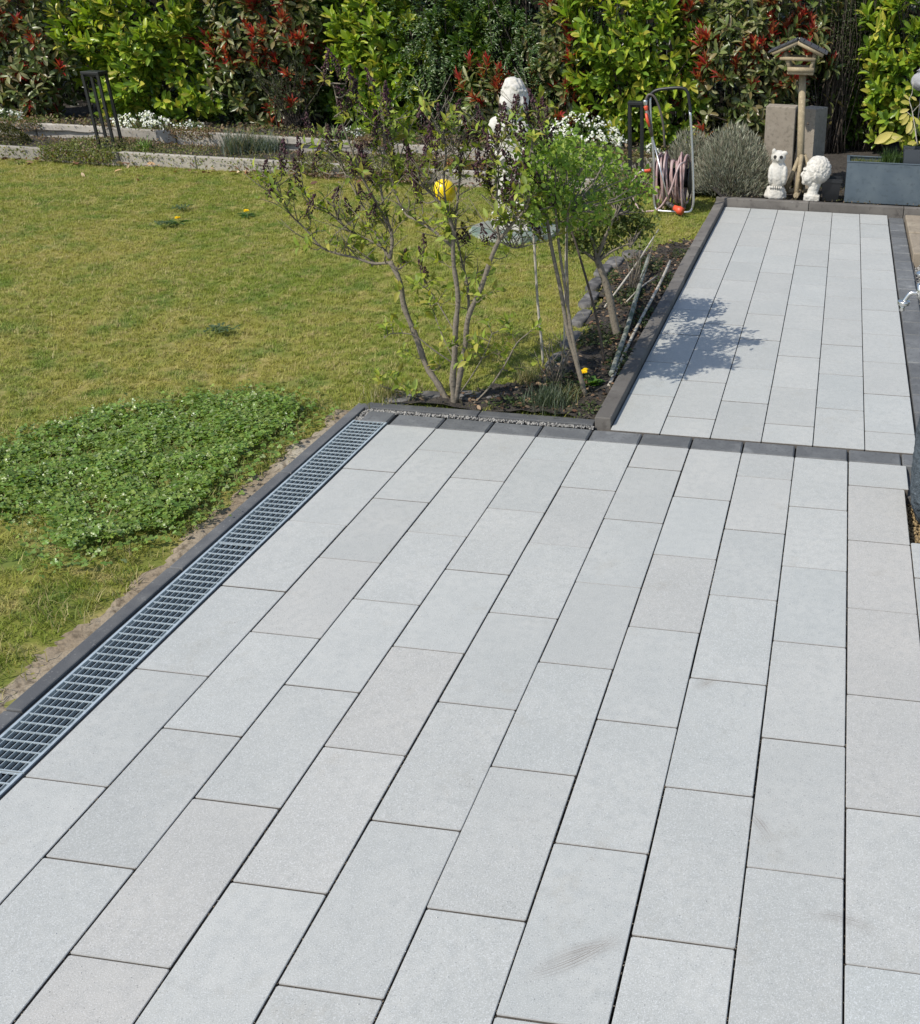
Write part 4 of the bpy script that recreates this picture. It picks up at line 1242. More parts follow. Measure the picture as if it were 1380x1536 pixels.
# edging stones round the lawn side of the bed
ES = [(600, 600, .17, .13), (645, 598, .16, .12), (700, 597, .17, .12), (740, 596, .17, .13), (778, 585, .15, .12), (805, 572, .18, .12), (838, 545, .13, .30), (858, 512, .11, .38), (872, 480, .11, .38), (884, 452, .11, .38), (893, 428, .11, .36), (905, 408, .12, .34), (922, 395, .14, .3), (950, 382, .2, .16)]
EL = ['first dark edging stone at the terrace kerb corner', 'edging stone just left of the lilac foot', 'edging stone right behind the lilac foot', 'rounded edging stone right of the lilac foot', 'edging stone beside the bushy grass tuft', 'edging stone at the foot of the pale cane', 'edging stone where the bed edge turns', 'upright long edging stone behind the leaning stems', 'edging stone beside the sapling stem', 'dark edging stone left of the little tree trunk', 'edging stone touched by the tree shade', 'edging stone left of the leaning dry stick', 'edging stone behind the dry stick', 'last flat edging stone where bed meets lawn']
for (x, y, wx, wy), lab in zip(ES, EL):
    p = on(x, y); b = MB()
    k = 10; V = []
    hs = rnd.uniform(.022, .04)
    off = rnd.random()
    for ring, (s, z) in enumerate(((1.0, -.08), (1.0, hs * .6), (.92, hs * .9), (.72, hs))):
        for i in range(k):
            a = 2 * math.pi * (i + off * .3) / k
            ca, sa = math.cos(a), math.sin(a)
            f = (abs(ca) ** 7 + abs(sa) ** 7) ** (-1 / 7)
            q = 1 + .05 * math.sin(i * 2.3 + off * 9)
            V.append((p.x + ca * f * wx / 2 * s * q, p.y + sa * f * wy / 2 * s * q, p.z + z + rnd.uniform(-.003, .003)))
    F = [tuple(range(3 * k, 4 * k))] + [(r0 * k + i, r0 * k + (i + 1) % k, (r0 + 1) * k + (i + 1) % k, (r0 + 1) * k + i) for r0 in range(3) for i in range(k)]
    b.add(V, F, True)
    tag(b.obj('edging_stone', M['edging_stone']), lab, 'stone', 'edging stones of the planting bed')

# leaf litter, low weeds
LIT = [(.16, .10, .06), (.22, .15, .09), (.10, .065, .04), (.28, .20, .13), (.15, .08, .05)]
def litter(name, label, pts, L0, L1, cols, seed, curl=.5, mt='litter', cat='leaves'):
    g = np.random.default_rng(seed); n = len(pts); A = g.uniform(0, 6.28, n)
    D = np.c_[np.cos(A), np.sin(A), g.normal(0, .35, n)]; N = np.c_[g.normal(0, curl, n), g.normal(0, curl, n), np.ones(n)]
    L = g.uniform(L0, L1, n); cols = np.array(cols)
    C = cols[g.integers(0, len(cols), n)] * g.uniform(.7, 1.3, (n, 1))
    o = link(name, leaf_mesh(name, np.array(pts), D, N, L, L * .5, C), M[mt])
    return tag(o, label, cat, kind='stuff')
g = np.random.default_rng(61)
pts = []
while len(pts) < 1500:
    x, y = g.uniform(-.2, 1.2), g.uniform(.3, 4.7)
    if in_poly(x, y, BED): pts.append((x, y, zg(y) + .03 + .02 * g.random()))
litter('leaf_litter', 'brown leaf litter strewn over the planting bed', pts, .02, .05, LIT + [(.05, .045, .03)] * 4, 62)
pts = []
while len(pts) < 3000:
    x, y = g.uniform(.2, 1.2), g.uniform(.3, 4.2)
    if in_poly(x, y, BED) and math.sin(x * 11 + 1) * math.sin(y * 6.5) > .1: pts.append((x, y, zg(y) + .03 + .03 * g.random()))
litter('bed_weeds', 'small green weeds creeping over the bed soil', pts, .015, .032, [(.045, .075, .02), (.07, .10, .03), (.035, .055, .02), (.09, .10, .04)], 63, .6, 'leaf_soft', 'weeds')
g = np.random.default_rng(64)
def lawn_leaf():
    x = g.uniform(-8, -.5); y = 6.85 - abs(g.normal(0, .28)); return (x, y, zg(y) + .03)
litter('fallen_leaves', 'fallen leaves scattered on the lawn before the edging stones', [lawn_leaf() for _ in range(150)], .05, .10, [(.42, .27, .15), (.30, .14, .07), (.20, .09, .06), (.5, .38, .25), (.10, .05, .04)], 65)

# grass tufts and little flowers in the bed
def tuft(name, label, p, n, h, spread, lean, wd, cols, seed, cat='grass tuft', mt='leaf_soft', group=None):
    g = np.random.default_rng(seed)
    P = np.c_[g.normal(p.x, spread, n), g.normal(p.y, spread, n), np.full(n, p.z - .005)]
    A = g.uniform(0, 6.28, n); ln = g.uniform(.05, lean, n)
    D = np.c_[np.cos(A) * ln, np.sin(A) * ln, np.ones(n)]; N = np.c_[-np.cos(A), -np.sin(A), ln + .2]
    cols = np.array(cols); C = cols[g.integers(0, len(cols), n)] * g.uniform(.7, 1.3, (n, 1))
    o = link(name, leaf_mesh(name, P, D, N, g.uniform(.5, 1.1, n) * h, np.full(n, wd), C, 'blade'), M[mt])
    return tag(o, label, cat, group)
DRYG = [(.30, .25, .12), (.20, .19, .07), (.12, .14, .04), (.36, .31, .18)]
GREY = [(.09, .12, .075), (.13, .15, .10), (.06, .085, .05)]
tuft('grass_tuft', 'dry straw-coloured grass tuft between lilac foot and cane', on(792, 578), 260, .17, .05, .7, .004, DRYG, 71, group='grass tufts in the bed')
tuft('grass_tuft', 'pale dry grass tuft at the lawn corner of the terrace kerb', on(580, 598), 200, .13, .06, .8, .004, DRYG, 72, group='grass tufts in the bed')
tuft('grey_green_tuft', 'bushy grey-green tuft growing against the bed kerb', on(822, 612), 420, .17, .06, .8, .006, GREY, 73, group='grass tufts in the bed')
tuft('grass_tuft', 'weathered straw tuft right below the yellow primroses', on(850, 600), 150, .14, .05, .9, .004, DRYG, 74, group='grass tufts in the bed')
tuft('grass_tuft', 'short grass tuft left of the lilac foot', on(628, 592), 120, .10, .04, .8, .004, DRYG, 75, group='grass tufts in the bed')

def primrose(label, px, py, n_fl, seed):
    g = np.random.default_rng(seed); b0 = on(px, py, .02)
    t = thing('primrose', label, 'flower', b0)
    n = 34; A = g.uniform(0, 6.28, n)
    D = np.c_[np.cos(A), np.sin(A), g.uniform(.15, .9, n)]; N = np.c_[-np.cos(A) * .4, -np.sin(A) * .4, np.ones(n)]
    P = np.tile(np.array(b0), (n, 1)) + g.normal(0, .02, (n, 3)) * np.array([1, 1, .2])
    C = np.array([(.07, .15, .025), (.10, .19, .03)])[g.integers(0, 2, n)] * g.uniform(.8, 1.2, (n, 1))
    under(t, link('leaves', leaf_mesh('leaves', P, D, N, g.uniform(.05, .09, n), g.uniform(.03, .045, n), C), M['leaf_soft']))['kind'] = 'stuff'
    for k in range(n_fl):
        c = b0 + Vector((g.normal(-.02, .03), g.normal(0, .02), .085 + g.random() * .02))
        A = np.arange(5) * 1.2566
        D = np.c_[np.cos(A), np.sin(A) - .2, np.full(5, .25)]
        under(t, link('flower_head', leaf_mesh('flower_head', np.tile(np.array(c), (5, 1)), D, np.tile(np.array([0, -.3, 1.]), (5, 1)), np.full(5, .02), np.full(5, .022), np.tile(np.array([.85, .58, .01]), (5, 1))), M['petal']))
primrose('yellow primrose clump flowering near the foot of the leafy shrub', 886, 578, 5, 81)

def dandelion(label, px, py, seed):
    g = np.random.default_rng(seed); b0 = on(px, py + 3)
    t = thing('dandelion', label, 'flower', b0, 'dandelions in the lawn')
    A = g.uniform(0, 6.28, 26)
    D = np.c_[np.cos(A), np.sin(A), g.uniform(.2, 1.2, 26)]
    under(t, link('flower_head', leaf_mesh('flower_head', np.tile(np.array(b0 + Vector((0, 0, .045))), (26, 1)), D, np.tile(np.array([0, -.2, 1.]), (26, 1)), np.full(26, .032), np.full(26, .012), np.tile(np.array([.85, .60, .01]), (26, 1))), M['petal']))
    A = g.uniform(0, 6.28, 12)
    D = np.c_[np.cos(A), np.sin(A), g.uniform(.05, .4, 12)]
    under(t, link('leaves', leaf_mesh('leaves', np.tile(np.array(b0), (12, 1)), D, np.tile(np.array([0, 0, 1.]), (12, 1)), g.uniform(.07, .12, 12), np.full(12, .025), np.tile(np.array([.06, .12, .03]), (12, 1))), M['leaf_soft']))
dandelion('yellow dandelion beside the dark weed rosette in the lawn', 268, 332, 82)
dandelion('single yellow dandelion right of the weed rosettes', 371, 321, 83)
def rosette_weed(label, px, py, r, seed):
    g = np.random.default_rng(seed); b0 = on(px, py); n = 40
    A = g.uniform(0, 6.28, n); D = np.c_[np.cos(A), np.sin(A), g.uniform(.0, .35, n)]
    P = np.tile(np.array(b0), (n, 1)) + g.normal(0, r * .45, (n, 3)) * np.array([1, .8, .05]) + np.array([0, 0, .02])
    C = np.array([(.09, .13, .06), (.12, .16, .08), (.06, .10, .04)])[g.integers(0, 3, n)]
    o = link('weed_rosette', leaf_mesh('weed_rosette', P, D, np.tile(np.array([0, 0, 1.]), (n, 1)), g.uniform(.04, .075, n), g.uniform(.014, .024, n), C), M['leaf_soft'])
    tag(o, label, 'weed', 'weed rosettes in the lawn', kind='stuff')
rosette_weed('dark bluish weed rosette in the upper lawn', 271, 314, .12, 84)
rosette_weed('small pale weed left of the dandelion', 247, 338, .09, 85)
rosette_weed('flat dark weed patch in the middle of the lawn', 328, 497, .10, 86)

# ================================================================== THINGS BY THE HEDGE
def remeshed(mb_, name, mt, voxel, disp=None, parent=None, smooth=2):
    o = mb_.obj(name, mt, None)
    r = o.modifiers.new('remesh', 'REMESH'); r.mode = 'VOXEL'; r.voxel_size = voxel; r.use_smooth_shade = True
    s = o.modifiers.new('smooth', 'SMOOTH'); s.iterations = smooth; s.factor = .5
    if disp:
        sc, st = disp
        tx = bpy.data.textures.new(name, 'CLOUDS'); tx.noise_scale = sc; tx.noise_depth = 2
        d = o.modifiers.new('disp', 'DISPLACE'); d.texture = tx; d.strength = st; d.texture_coords = 'GLOBAL'; d.mid_level = .5
    if parent is not None: under(parent, o)
    return o

# ---------------------------------------------------------- white statue on a ribbed cover
cc = on(768, 352); cover_t = thing('ribbed_cover', 'flat ribbed grey-green cover lying on the lawn under the statue', 'cover', cc)
b = MB(); R8 = .45
poly = [(cc.x + R8 * math.cos(a) * 1.0, cc.y + .1 + R8 * math.sin(a) * .95) for a in [math.pi / 8 + k * math.pi / 4 for k in range(8)]]
V = [(x, y, cc.z - .05) for x, y in poly] + [(x, y, cc.z + .035) for x, y in poly]
b.add(V, [tuple(range(8, 16))] + [(k, (k + 1) % 8, 8 + (k + 1) % 8, 8 + k) for k in range(8)])
under(cover_t, b.obj('plate', M['cover']))
ang = math.radians(62); dx, dy = math.cos(ang), math.sin(ang)
for k in range(-16, 17):
    ox, oy = -dy * k * .026, dx * k * .026
    h = math.sqrt(max(0, .42 ** 2 - (k * .026) ** 2))
    if h < .05: continue
    b = MB()
    m = Matrix.Translation((cc.x + ox, cc.y + .1 + oy, cc.z + .034)) @ Matrix.Rotation(ang, 4, 'Z')
    b.box(-h, h, -.0075, .0075, 0, .012, m)
    under(cover_t, b.obj('rib', M['cover']))
st_c = Vector((cc.x, cc.y + .12, cc.z + .046))
statue = thing('statue', 'white stone garden statue standing on the ribbed cover behind shrubs', 'statue', st_c)
b = MB(); b.box(st_c.x - .19, st_c.x + .19, st_c.y - .17, st_c.y + .17, st_c.z, st_c.z + .17)
b.box(st_c.x - .155, st_c.x + .155, st_c.y - .14, st_c.y + .14, st_c.z + .165, st_c.z + .27)
under(statue, b.obj('plinth', M['stone_white'], bevel=.02))
b = MB()
X, Y_, Z = st_c.x, st_c.y, st_c.z
hz = at(770, 150, Y_).z; hx_ = at(771, 150, Y_).x
top = at(770, 116, Y_).z
b.lathe([(.06, .25), (.135, .27), (.14, .4), (.125, .55), (.115, .7), (.13, .85), (.15, .95), (.11, 1.05), (.055, 1.1)], (X, Y_, Z), 24, sx=1.0, sy=.8)
for k in range(9):
    a = k * .698
    b.tube([(X + .125 * math.cos(a), Y_ + .10 * math.sin(a), Z + .27), (X + .13 * math.cos(a + .2), Y_ + .10 * math.sin(a + .2), Z + .5), (X + .10 * math.cos(a + .35), Y_ + .08 * math.sin(a + .35), Z + .72)], [.03, .028, .018], 6)
sh_z = at(760, 190, Y_).z
b.ell((X - .12, Y_ - .02, sh_z - .01), (.085, .08, .10)); b.ell((X + .12, Y_ - .02, sh_z - .02), (.085, .08, .10))
b.tube([(X - .13, Y_ - .02, sh_z), (X - .17, Y_ - .05, sh_z - .22), (X - .04, Y_ - .14, sh_z - .30)], [.06, .05, .04], 8)
b.tube([(X + .13, Y_ - .02, sh_z), (X + .17, Y_ - .05, sh_z - .22), (X + .04, Y_ - .14, sh_z - .33)], [.06, .05, .04], 8)
b.tube([(X, Y_, sh_z - .05), (hx_, Y_, hz - .1)], [.08, .07], 10)
b.ell((hx_, Y_, hz), (.125, .135, top - hz)); b.ell((hx_ - .03, Y_ - .09, hz - .05), (.08, .06, .10)); b.ell((hx_ - .035, Y_ - .15, hz - .06), (.018, .02, .03))
g = np.random.default_rng(91)
for k in range(230):
    u = g.normal(0, 1, 3); u /= np.linalg.norm(u)
    if u[1] < -.55 and u[2] < .35: continue
    if u[2] < -.55: continue
    b.ell((hx_ + .123 * u[0], Y_ + .133 * u[1], hz + (top - hz) * u[2] * .98), (g.uniform(.013, .022),) * 3, 8, 5)
remeshed(b, 'body', M['stone_white'], .009, (.04, .010), statue, 3)

# ---------------------------------------------------------- black bollard lamps
def lamp(label, x, y, z, h, s, rz, tilt=0):
    t = thing('garden_lamp', label, 'lamp', (x, y, z), 'black frame lamps in the beds')
    t.rotation_euler = (0, tilt, rz)
    po = MB().box(-.015, .015, -.015, .015, .05, h - .03).mesh('post'); po.materials.append(M['black'])
    for a in (-1, 1):
        for c in (-1, 1):
            put(po, 'post', t, (a * (s - .015), c * (s - .015), 0))
    b = MB(); b.box(-s - .002, s + .002, -s - .002, s + .002, h - .034, h); b.box(-s + .03, s - .03, -s + .03, s - .03, h - .06, h - .036)
    o = b.obj('cap', M['black'], t, bevel=.004)
    b = MB(); b.box(-s - .003, s + .003, -s - .003, s + .003, 0, .055)
    b.obj('base', M['black'], t, bevel=.004)
pL = at(167, 221, 7.35)
lamp('black square frame lamp in front of the bright laurel', pL.x, 7.35, .19, at(150, 107, 7.35).z - .19, .11, .12)
pR = at(955, 285, 6.95)
lamp('black square frame lamp behind the hose cart', at(954, 250, 6.95).x, 6.95, .19, at(953, 152, 6.95).z - .19, .085, .1)

# ---------------------------------------------------------- hose cart
HY = 5.85
def hp(x, y, d=0): return at(x, y, HY + d)
cart = thing('hose_cart', 'hose cart of metal tube with black handle standing on the lawn', 'hose cart', on(1008, 320))
def lift(p, z):  return Vector((p.x, p.y, z))
zl = zg(HY) + .015
A = [hp(975, 141), hp(976, 180), hp(979, 215), hp(981, 260), hp(981, 300), lift(hp(983, 322), zl + .03)]
b = MB(); b.tube(smooth_path(A), .014, 10); under(cart, b.obj('frame_tube', M['alu']))
A = [hp(1035, 165), hp(1037, 200), hp(1039, 250), hp(1040, 300), lift(hp(1038, 318), zl + .04)]
b = MB(); b.tube(smooth_path(A), .014, 10); under(cart, b.obj('frame_tube', M['alu']))
b = MB(); b.tube(smooth_path([lift(hp(983, 322), zl + .03), lift(hp(987, 324, -.06), zl + .012), lift(hp(1008, 324, -.07), zl + .01), lift(hp(1032, 322, -.06), zl + .012), lift(hp(1038, 318), zl + .04)], 6), .013, 10); under(cart, b.obj('foot_bar', M['alu']))
b = MB(); b.tube(smooth_path([hp(973, 185), hp(972, 160), hp(975, 144), hp(984, 136), hp(1000, 133), hp(1022, 132), hp(1031, 138), hp(1034, 155), hp(1036, 168)], 6), .017, 10); under(cart, b.obj('handle', M['black']))
b = MB(); b.tube([hp(980, 210, -.02), hp(1001, 296, -.22)], .008, 8); under(cart, b.obj('support_leg', M['alu']))
# drum
dc = at(1009, 266, HY + .16); x0, x1 = at(984, 266, HY + .1).x, at(1033, 266, HY + .1).x
b = MB(); b.lathe([(.10, 0), (.10, x1 - x0)], (x0, dc.y, dc.z), 20, axis=(1, 0, 0)); drum = under(cart, b.obj('drum', M['plastic_black']))
for nm, xx in (('drum_side', x0 - .012), ('drum_side', x1 + .004)):
    b = MB(); b.lathe([(.165, 0), (.17, .008), (.165, .014)], (xx, dc.y, dc.z), 28, axis=(1, 0, 0)); b.obj(nm, M['plastic_black']).parent = drum
for sx_ in (x0 - .035, x1 + .03):
    b = MB(); b.lathe([(.06, -.012), (.085, -.01), (.085, .01), (.06, .012)], (sx_, dc.y + .1, zl + .088), 20, axis=(1, 0, 0)); under(cart, b.obj('wheel', M['plastic_black']))
hose = thing('garden_hose', 'faded reddish hose wound on the cart drum with loose loops', 'hose', (dc.x, dc.y, zl))
b = MB(); pts = []
turns, per = 15, 22
for i in range(turns * per):
    s = i / (turns * per); a = 2 * math.pi * i / per
    lay = .195 + .035 * math.sin(s * 9) + .022 * math.sin(i // per * 2.7)
    xx = x0 + .018 + (x1 - x0 - .036) * s + .018 * math.sin(a + i // per * 1.9)
    sag = 1 + (.30 + .14 * math.sin(i // per * 1.7)) * (math.sin(a) < 0)
    pts.append((xx, dc.y + lay * math.cos(a) * .92, dc.z + lay * math.sin(a) * sag * 1.05))
b.tube(pts, .0115, 7); under(hose, b.obj('coil', M['hose']))
b = MB(); b.tube(smooth_path([(x1 - .03, dc.y - .15, dc.z + .19), hp(1018, 250, -.14), hp(1005, 287, -.18), hp(990, 311, -.2), hp(975, 317, -.2), hp(960, 314, -.18), hp(949, 296, -.12), hp(948, 278, -.08), hp(955, 262, -.04), hp(964, 256, 0)], 6), .0105, 7); under(hose, b.obj('loose_loop', M['hose']))
b = MB(); b.tube(smooth_path([hp(968, 152, -.03), hp(973, 142, -.03), hp(982, 146, -.02), hp(990, 165, 0), hp(995, 190, .02), hp(997, 222, .05)], 6), .012, 7); under(hose, b.obj('hose_end', M['hose_grey']))
def connector(name, pts, r, mt): 
    b = MB(); b.lathe([(r * .8, 0), (r, .006), (r, .3 * (Vector(pts[1]) - Vector(pts[0])).length), (r * .85, .7 * (Vector(pts[1]) - Vector(pts[0])).length), (r * .7, (Vector(pts[1]) - Vector(pts[0])).length)], pts[0], 12, axis=(Vector(pts[1]) - Vector(pts[0])))
    return under(hose, b.obj(name, mt))
connector('connector', (hp(963, 256.5, 0), hp(967, 256, 0)), .022, M['alu'])
connector('connector', (hp(967, 256, 0), hp(976, 255.5, 0)), .022, M['orange'])
connector('connector', (hp(968, 150, -.03), hp(968.5, 159, -.03)), .024, M['alu'])
connector('connector', (hp(968.5, 159, -.03), hp(970, 166, -.03)), .024, M['orange'])
b = MB(); b.tube([hp(970, 166, -.03), hp(974, 185, -.03), hp(978, 205, -.03)], [.02, .024, .016], 10); wand = under(hose, b.obj('spray_wand', M['hose_grey']))
b = MB(); b.tube([hp(969, 170, -.06), hp(971, 180, -.065), hp(974, 190, -.06)], [.012, .018, .012], 8); b.obj('trigger', M['orange']).parent = wand
noz = thing('hose_nozzle', 'orange and grey hose nozzle lying at the foot of the cart', 'nozzle', on(1016, 318))
n0, n1, n2 = hp(1000, 304, -.12), hp(1011, 311, -.15), hp(1024, 318, -.18)
b = MB(); b.tube([n0, n1], [.018, .026], 10); under(noz, b.obj('barrel', M['hose_grey']))
b = MB(); b.tube([n1, n1.lerp(n2, .45), n1.lerp(n2, .55), n2], [.028, .036, .045, .04], 12); under(noz, b.obj('head', M['orange']))

# ---------------------------------------------------------- bird feeder
BY = 6.78; bz = .17
def bp(x, y, d=0): return at(x, y, BY + d)
bf = thing('bird_feeder', 'wooden bird feeder house on a tall post by the hedge', 'bird feeder', (bp(1202, 250).x, BY, bz))
px_ = bp(1203, 235).x
b = MB(); b.tube([(px_, BY, bz + .06), Vector((px_, BY, bz + .06)).lerp(bp(1204, 110), .5), bp(1204, 110)], [.042, .041, .039], 14); under(bf, b.obj('post', M['wood']))
zt = bp(1203, 106).z; zr = bp(1203, 87).z; ze = bp(1198, 80).z; za = bp(1198, 62).z
xl, xr = bp(1160, 80).x, bp(1236, 80).x; xa = bp(1198, 62).x
dep = .20
b = MB(); b.box(bp(1182, 106).x, bp(1221, 106).x, BY - dep * .8, BY + dep * .8, zt - .03, zt + .012); under(bf, b.obj('tray', M['wood'], bevel=.008))
for s in (-1, 1):
    b = MB(); b.tube([(bp(1182, 106).x, BY + s * dep * .8, zt + .02), (bp(1221, 106).x, BY + s * dep * .8, zt + .02)], .026, 10); under(bf, b.obj('tray_log', M['wood']))
    b = MB(); b.tube([(bp(1171, 87).x, BY + s * dep * .85, zr), (bp(1224, 87).x, BY + s * dep * .85, zr)], .019, 10); under(bf, b.obj('rail', M['wood']))
    for xb, xt in ((1187, 1178), (1216, 1223)):
        b = MB(); b.tube([(bp(xb, 106).x, BY + s * dep * .72, zt), (bp(xt, 82).x, BY + s * dep * .72, ze + .015)], .022, 8); under(bf, b.obj('corner_post', M['wood']))
for s in (-1, 1):
    for xe in (xl, xr):
        b = MB(); b.tube([(xe, BY + s * dep, ze), (xa, BY + s * dep, za)], .024, 8); under(bf, b.obj('roof_beam', M['wood']))
for xe, sgn in ((xl, -1), (xr, 1)):
    dv = Vector((xe - xa, 0, ze - za)); nv = Vector((-dv.z, 0, dv.x)).normalized()
    if nv.z < 0: nv = -nv
    b = MB(); V = []
    e = Vector((xe, BY, ze)) + dv.normalized() * .03
    for off in (.022, .034):
        for s in (-1, 1):
            V += [Vector((xa, BY + s * (dep + .03), za)) + nv * off, Vector((e.x, BY + s * (dep + .03), e.z)) + nv * off]
    b.add(V, [(0, 1, 3, 2), (4, 6, 7, 5), (0, 4, 5, 1), (2, 3, 7, 6), (1, 5, 7, 3), (0, 2, 6, 4)])
    ro = under(bf, b.obj('roof', M['roof_shingle']))
    for k in range(4):
        q = Vector((xa, BY, za)).lerp(e, (k + .55) / 4)
        b = MB(); m = Matrix.Translation(q + nv * .036)
        b.tube([q + nv * .037 + Vector((0, -dep - .028, 0)), q + nv * .037 + Vector((0, dep + .028, 0))], .005, 5)
        o = b.obj('shingle_edge', M['roof_shingle']); o.parent = ro
fz = bz + .035
for (xa_, ya_), (xb_, yb_) in (((px_ - .24, BY - .04), (px_ + .2, BY + .04)), ((px_ - .03, BY - .26), (px_ + .03, BY + .22))):
    b = MB(); b.tube([(xa_, ya_, fz), (xb_, yb_, fz)], .03, 10); under(bf, b.obj('foot', M['wood']))
for ex, ey in ((-.16, -.06), (.19, .05), (-.03, -.22), (.03, .2)):
    b = MB(); b.tube([(px_ + ex * .95, BY + ey * .95, fz + .015), (px_ + ex * .12, BY + ey * .12, fz + .40)], .026, 8); under(bf, b.obj('brace', M['wood']))
b = MB(); b.tube([(px_ + .03, BY - .02, bp(1203, 183).z - .012), (px_ + .052, BY - .02, bp(1203, 183).z - .012)], .014, 8); under(bf, b.obj('knob', M['bark_dark']))

# ---------------------------------------------------------- concrete blocks
KY = 7.15
def kp(x, y, d=0): return at(x, y, KY + d)
def conc_block(label, x0, x1, ztop, zbase, d0, d1, rz, grooves):
    t = thing('concrete_block', label, 'concrete block', ((x0 + x1) / 2, KY, zbase), 'concrete blocks by the hedge')
    t.rotation_euler = (0, 0, rz)
    hw = (x1 - x0) / 2; h = ztop - zbase
    prof = [(d0, 0), (d0, h)]
    n = grooves
    for k in range(n):
        ya = d0 + (d1 - d0) * (k + .35) / n; yb = d0 + (d1 - d0) * (k + .65) / n
        prof += [(ya, h), (ya + .012, h - .035), (yb - .012, h - .035), (yb, h)]
    prof += [(d1, h), (d1, 0)]
    b = MB()
    V = [(-hw, y, z) for y, z in prof] + [(hw, y, z) for y, z in prof]; m = len(prof)
    b.add(V, [tuple(range(m)), tuple(reversed(range(m, 2 * m)))] + [(k, m + k, m + (k + 1) % m, (k + 1) % m) for k in range(m)])
    b.obj('block', M['concrete_block'], t, bevel=.008)
conc_block('wide concrete block standing behind the white owl', kp(1149, 160).x, kp(1194, 160).x, kp(1170, 160).z, .15, 0, .26, -.06, 2)
conc_block('concrete block with shaded side face behind the bird feeder post', kp(1195, 165).x, kp(1224, 168).x, kp(1205, 163).z, .15, .02, .34, -.42, 3)

# ---------------------------------------------------------- white owl
OY = 6.55
def op(x, y, d=0): return at(x, y, OY + d)
oc = Vector((op(1163, 290).x, OY, .165))
owl = thing('owl_figure', 'white painted owl figure perched on a rough stone base', 'owl figure', oc)
s = (op(1166, 222).z - oc.z) / .53
b = MB()
b.lathe([(.125, 0), (.13, .02), (.118, .07), (.10, .115), (.06, .135)], oc, 9, sx=s, sy=s * .85)
remeshed(b, 'base', M['stone_white'], .010, (.045, .03), owl, 1)
b = MB()
cx = oc + Vector((.015, 0, .25)) * s
b.lathe([(.03, -.135), (.07, -.12), (.092, -.04), (.094, .04), (.078, .11), (.055, .15)], cx, 20, sx=s, sy=s * .9)
hd = oc + Vector((.012, -.01, .435)) * s
b.ell(hd, (.083 * s, .078 * s, .075 * s), 16, 10)
b.ell(hd + Vector((-.05, -.03, .06)) * s, (.028 * s, .02 * s, .035 * s)); b.ell(hd + Vector((.066, -.03, .05)) * s, (.035 * s, .02 * s, .025 * s))
b.ell(hd + Vector((.0, -.075, -.012)) * s, (.016 * s, .025 * s, .028 * s))
b.ell(cx + Vector((-.075, -.02, 0)) * s, (.035 * s, .06 * s, .11 * s)); b.ell(cx + Vector((.075, -.02, 0)) * s, (.035 * s, .06 * s, .11 * s))
owl_b = remeshed(b, 'body', M['stone_white'], .009, (.03, .012), owl, 1)
for k in (-1, 1):
    b = MB(); b.lathe([(.008, -.004), (.019, -.002), (.019, .001)], hd + Vector((.034 * k, -.074, .012)) * s, 14, axis=(.25 * k, -1, .05)); b.obj('eye', M['eye']).parent = owl_b
for k in range(6):
    b = MB(); b.ell(oc + Vector((-.055 + .024 * k, -.085, .125)) * s, (.010 * s, .02 * s, .018 * s), 8, 5); under(owl, b.obj('claw', M['stone_white']))

# ---------------------------------------------------------- white head bust
EY = 6.52
ec = Vector((at(1218, 297, EY).x, EY, .165))
s = (at(1232, 233, EY).z - ec.z) / .47
bust = thing('head_bust', 'white stone bust of a curly-haired head facing left', 'bust', ec)
def E(x, y, z): return ec + Vector((x, y, z)) * s
b = MB()
b.box(-.085 * s, .085 * s, -.075 * s, .075 * s, 0, .06 * s, Matrix.Translation(ec + Vector((-.005, 0, 0))))
b.tube([E(0, 0, .04), E(.005, 0, .10), E(.025, 0, .20)], [.072 * s, .058 * s, .07 * s], 14)
b.ell(E(.045, 0, .315), (.135 * s, .125 * s, .145 * s), 20, 14)
b.ell(E(-.045, -.005, .25), (.075 * s, .085 * s, .10 * s), 16, 10)       # face
b.ell(E(-.095, -.005, .185), (.030 * s, .038 * s, .028 * s))             # chin
b.ell(E(-.125, -.005, .262), (.020 * s, .017 * s, .026 * s)); b.tube([E(-.105, -.005, .30), E(-.130, -.005, .258)], [.014 * s, .018 * s], 8)   # nose
b.ell(E(-.112, -.005, .226), (.016 * s, .030 * s, .010 * s)); b.ell(E(-.110, -.005, .209), (.016 * s, .028 * s, .010 * s))   # lips
b.ell(E(-.095, -.005, .322), (.025 * s, .065 * s, .016 * s))             # brow
b.ell(E(-.07, -.06, .235), (.04 * s, .03 * s, .04 * s))                  # cheek
b.ell(E(.02, -.118, .27), (.020 * s, .016 * s, .035 * s)); b.ell(E(.02, .112, .27), (.020 * s, .016 * s, .035 * s))  # ears
g = np.random.default_rng(93)
for k in range(620):
    u = g.normal(0, 1, 3); u /= np.linalg.norm(u)
    if u[0] < -.45 and u[2] < .45: continue
    if u[2] < -.45: continue
    if abs(u[1]) > .75 and u[2] < -.05: continue
    r_ = g.uniform(.009, .016) * s
    b.ell(E(.045 + .131 * u[0], .121 * u[1], .315 + .141 * u[2]), (r_, r_, r_ * .9), 7, 5)
remeshed(b, 'head', M['stone_white'], .0062, (.028, .012), bust, 3)
for yy in (-.035, .028):
    b = MB(); b.ell(E(-.107, yy, .288), (.010 * s, .016 * s, .010 * s), 8, 6); under(bust, b.obj('eye', M['stone_white']))

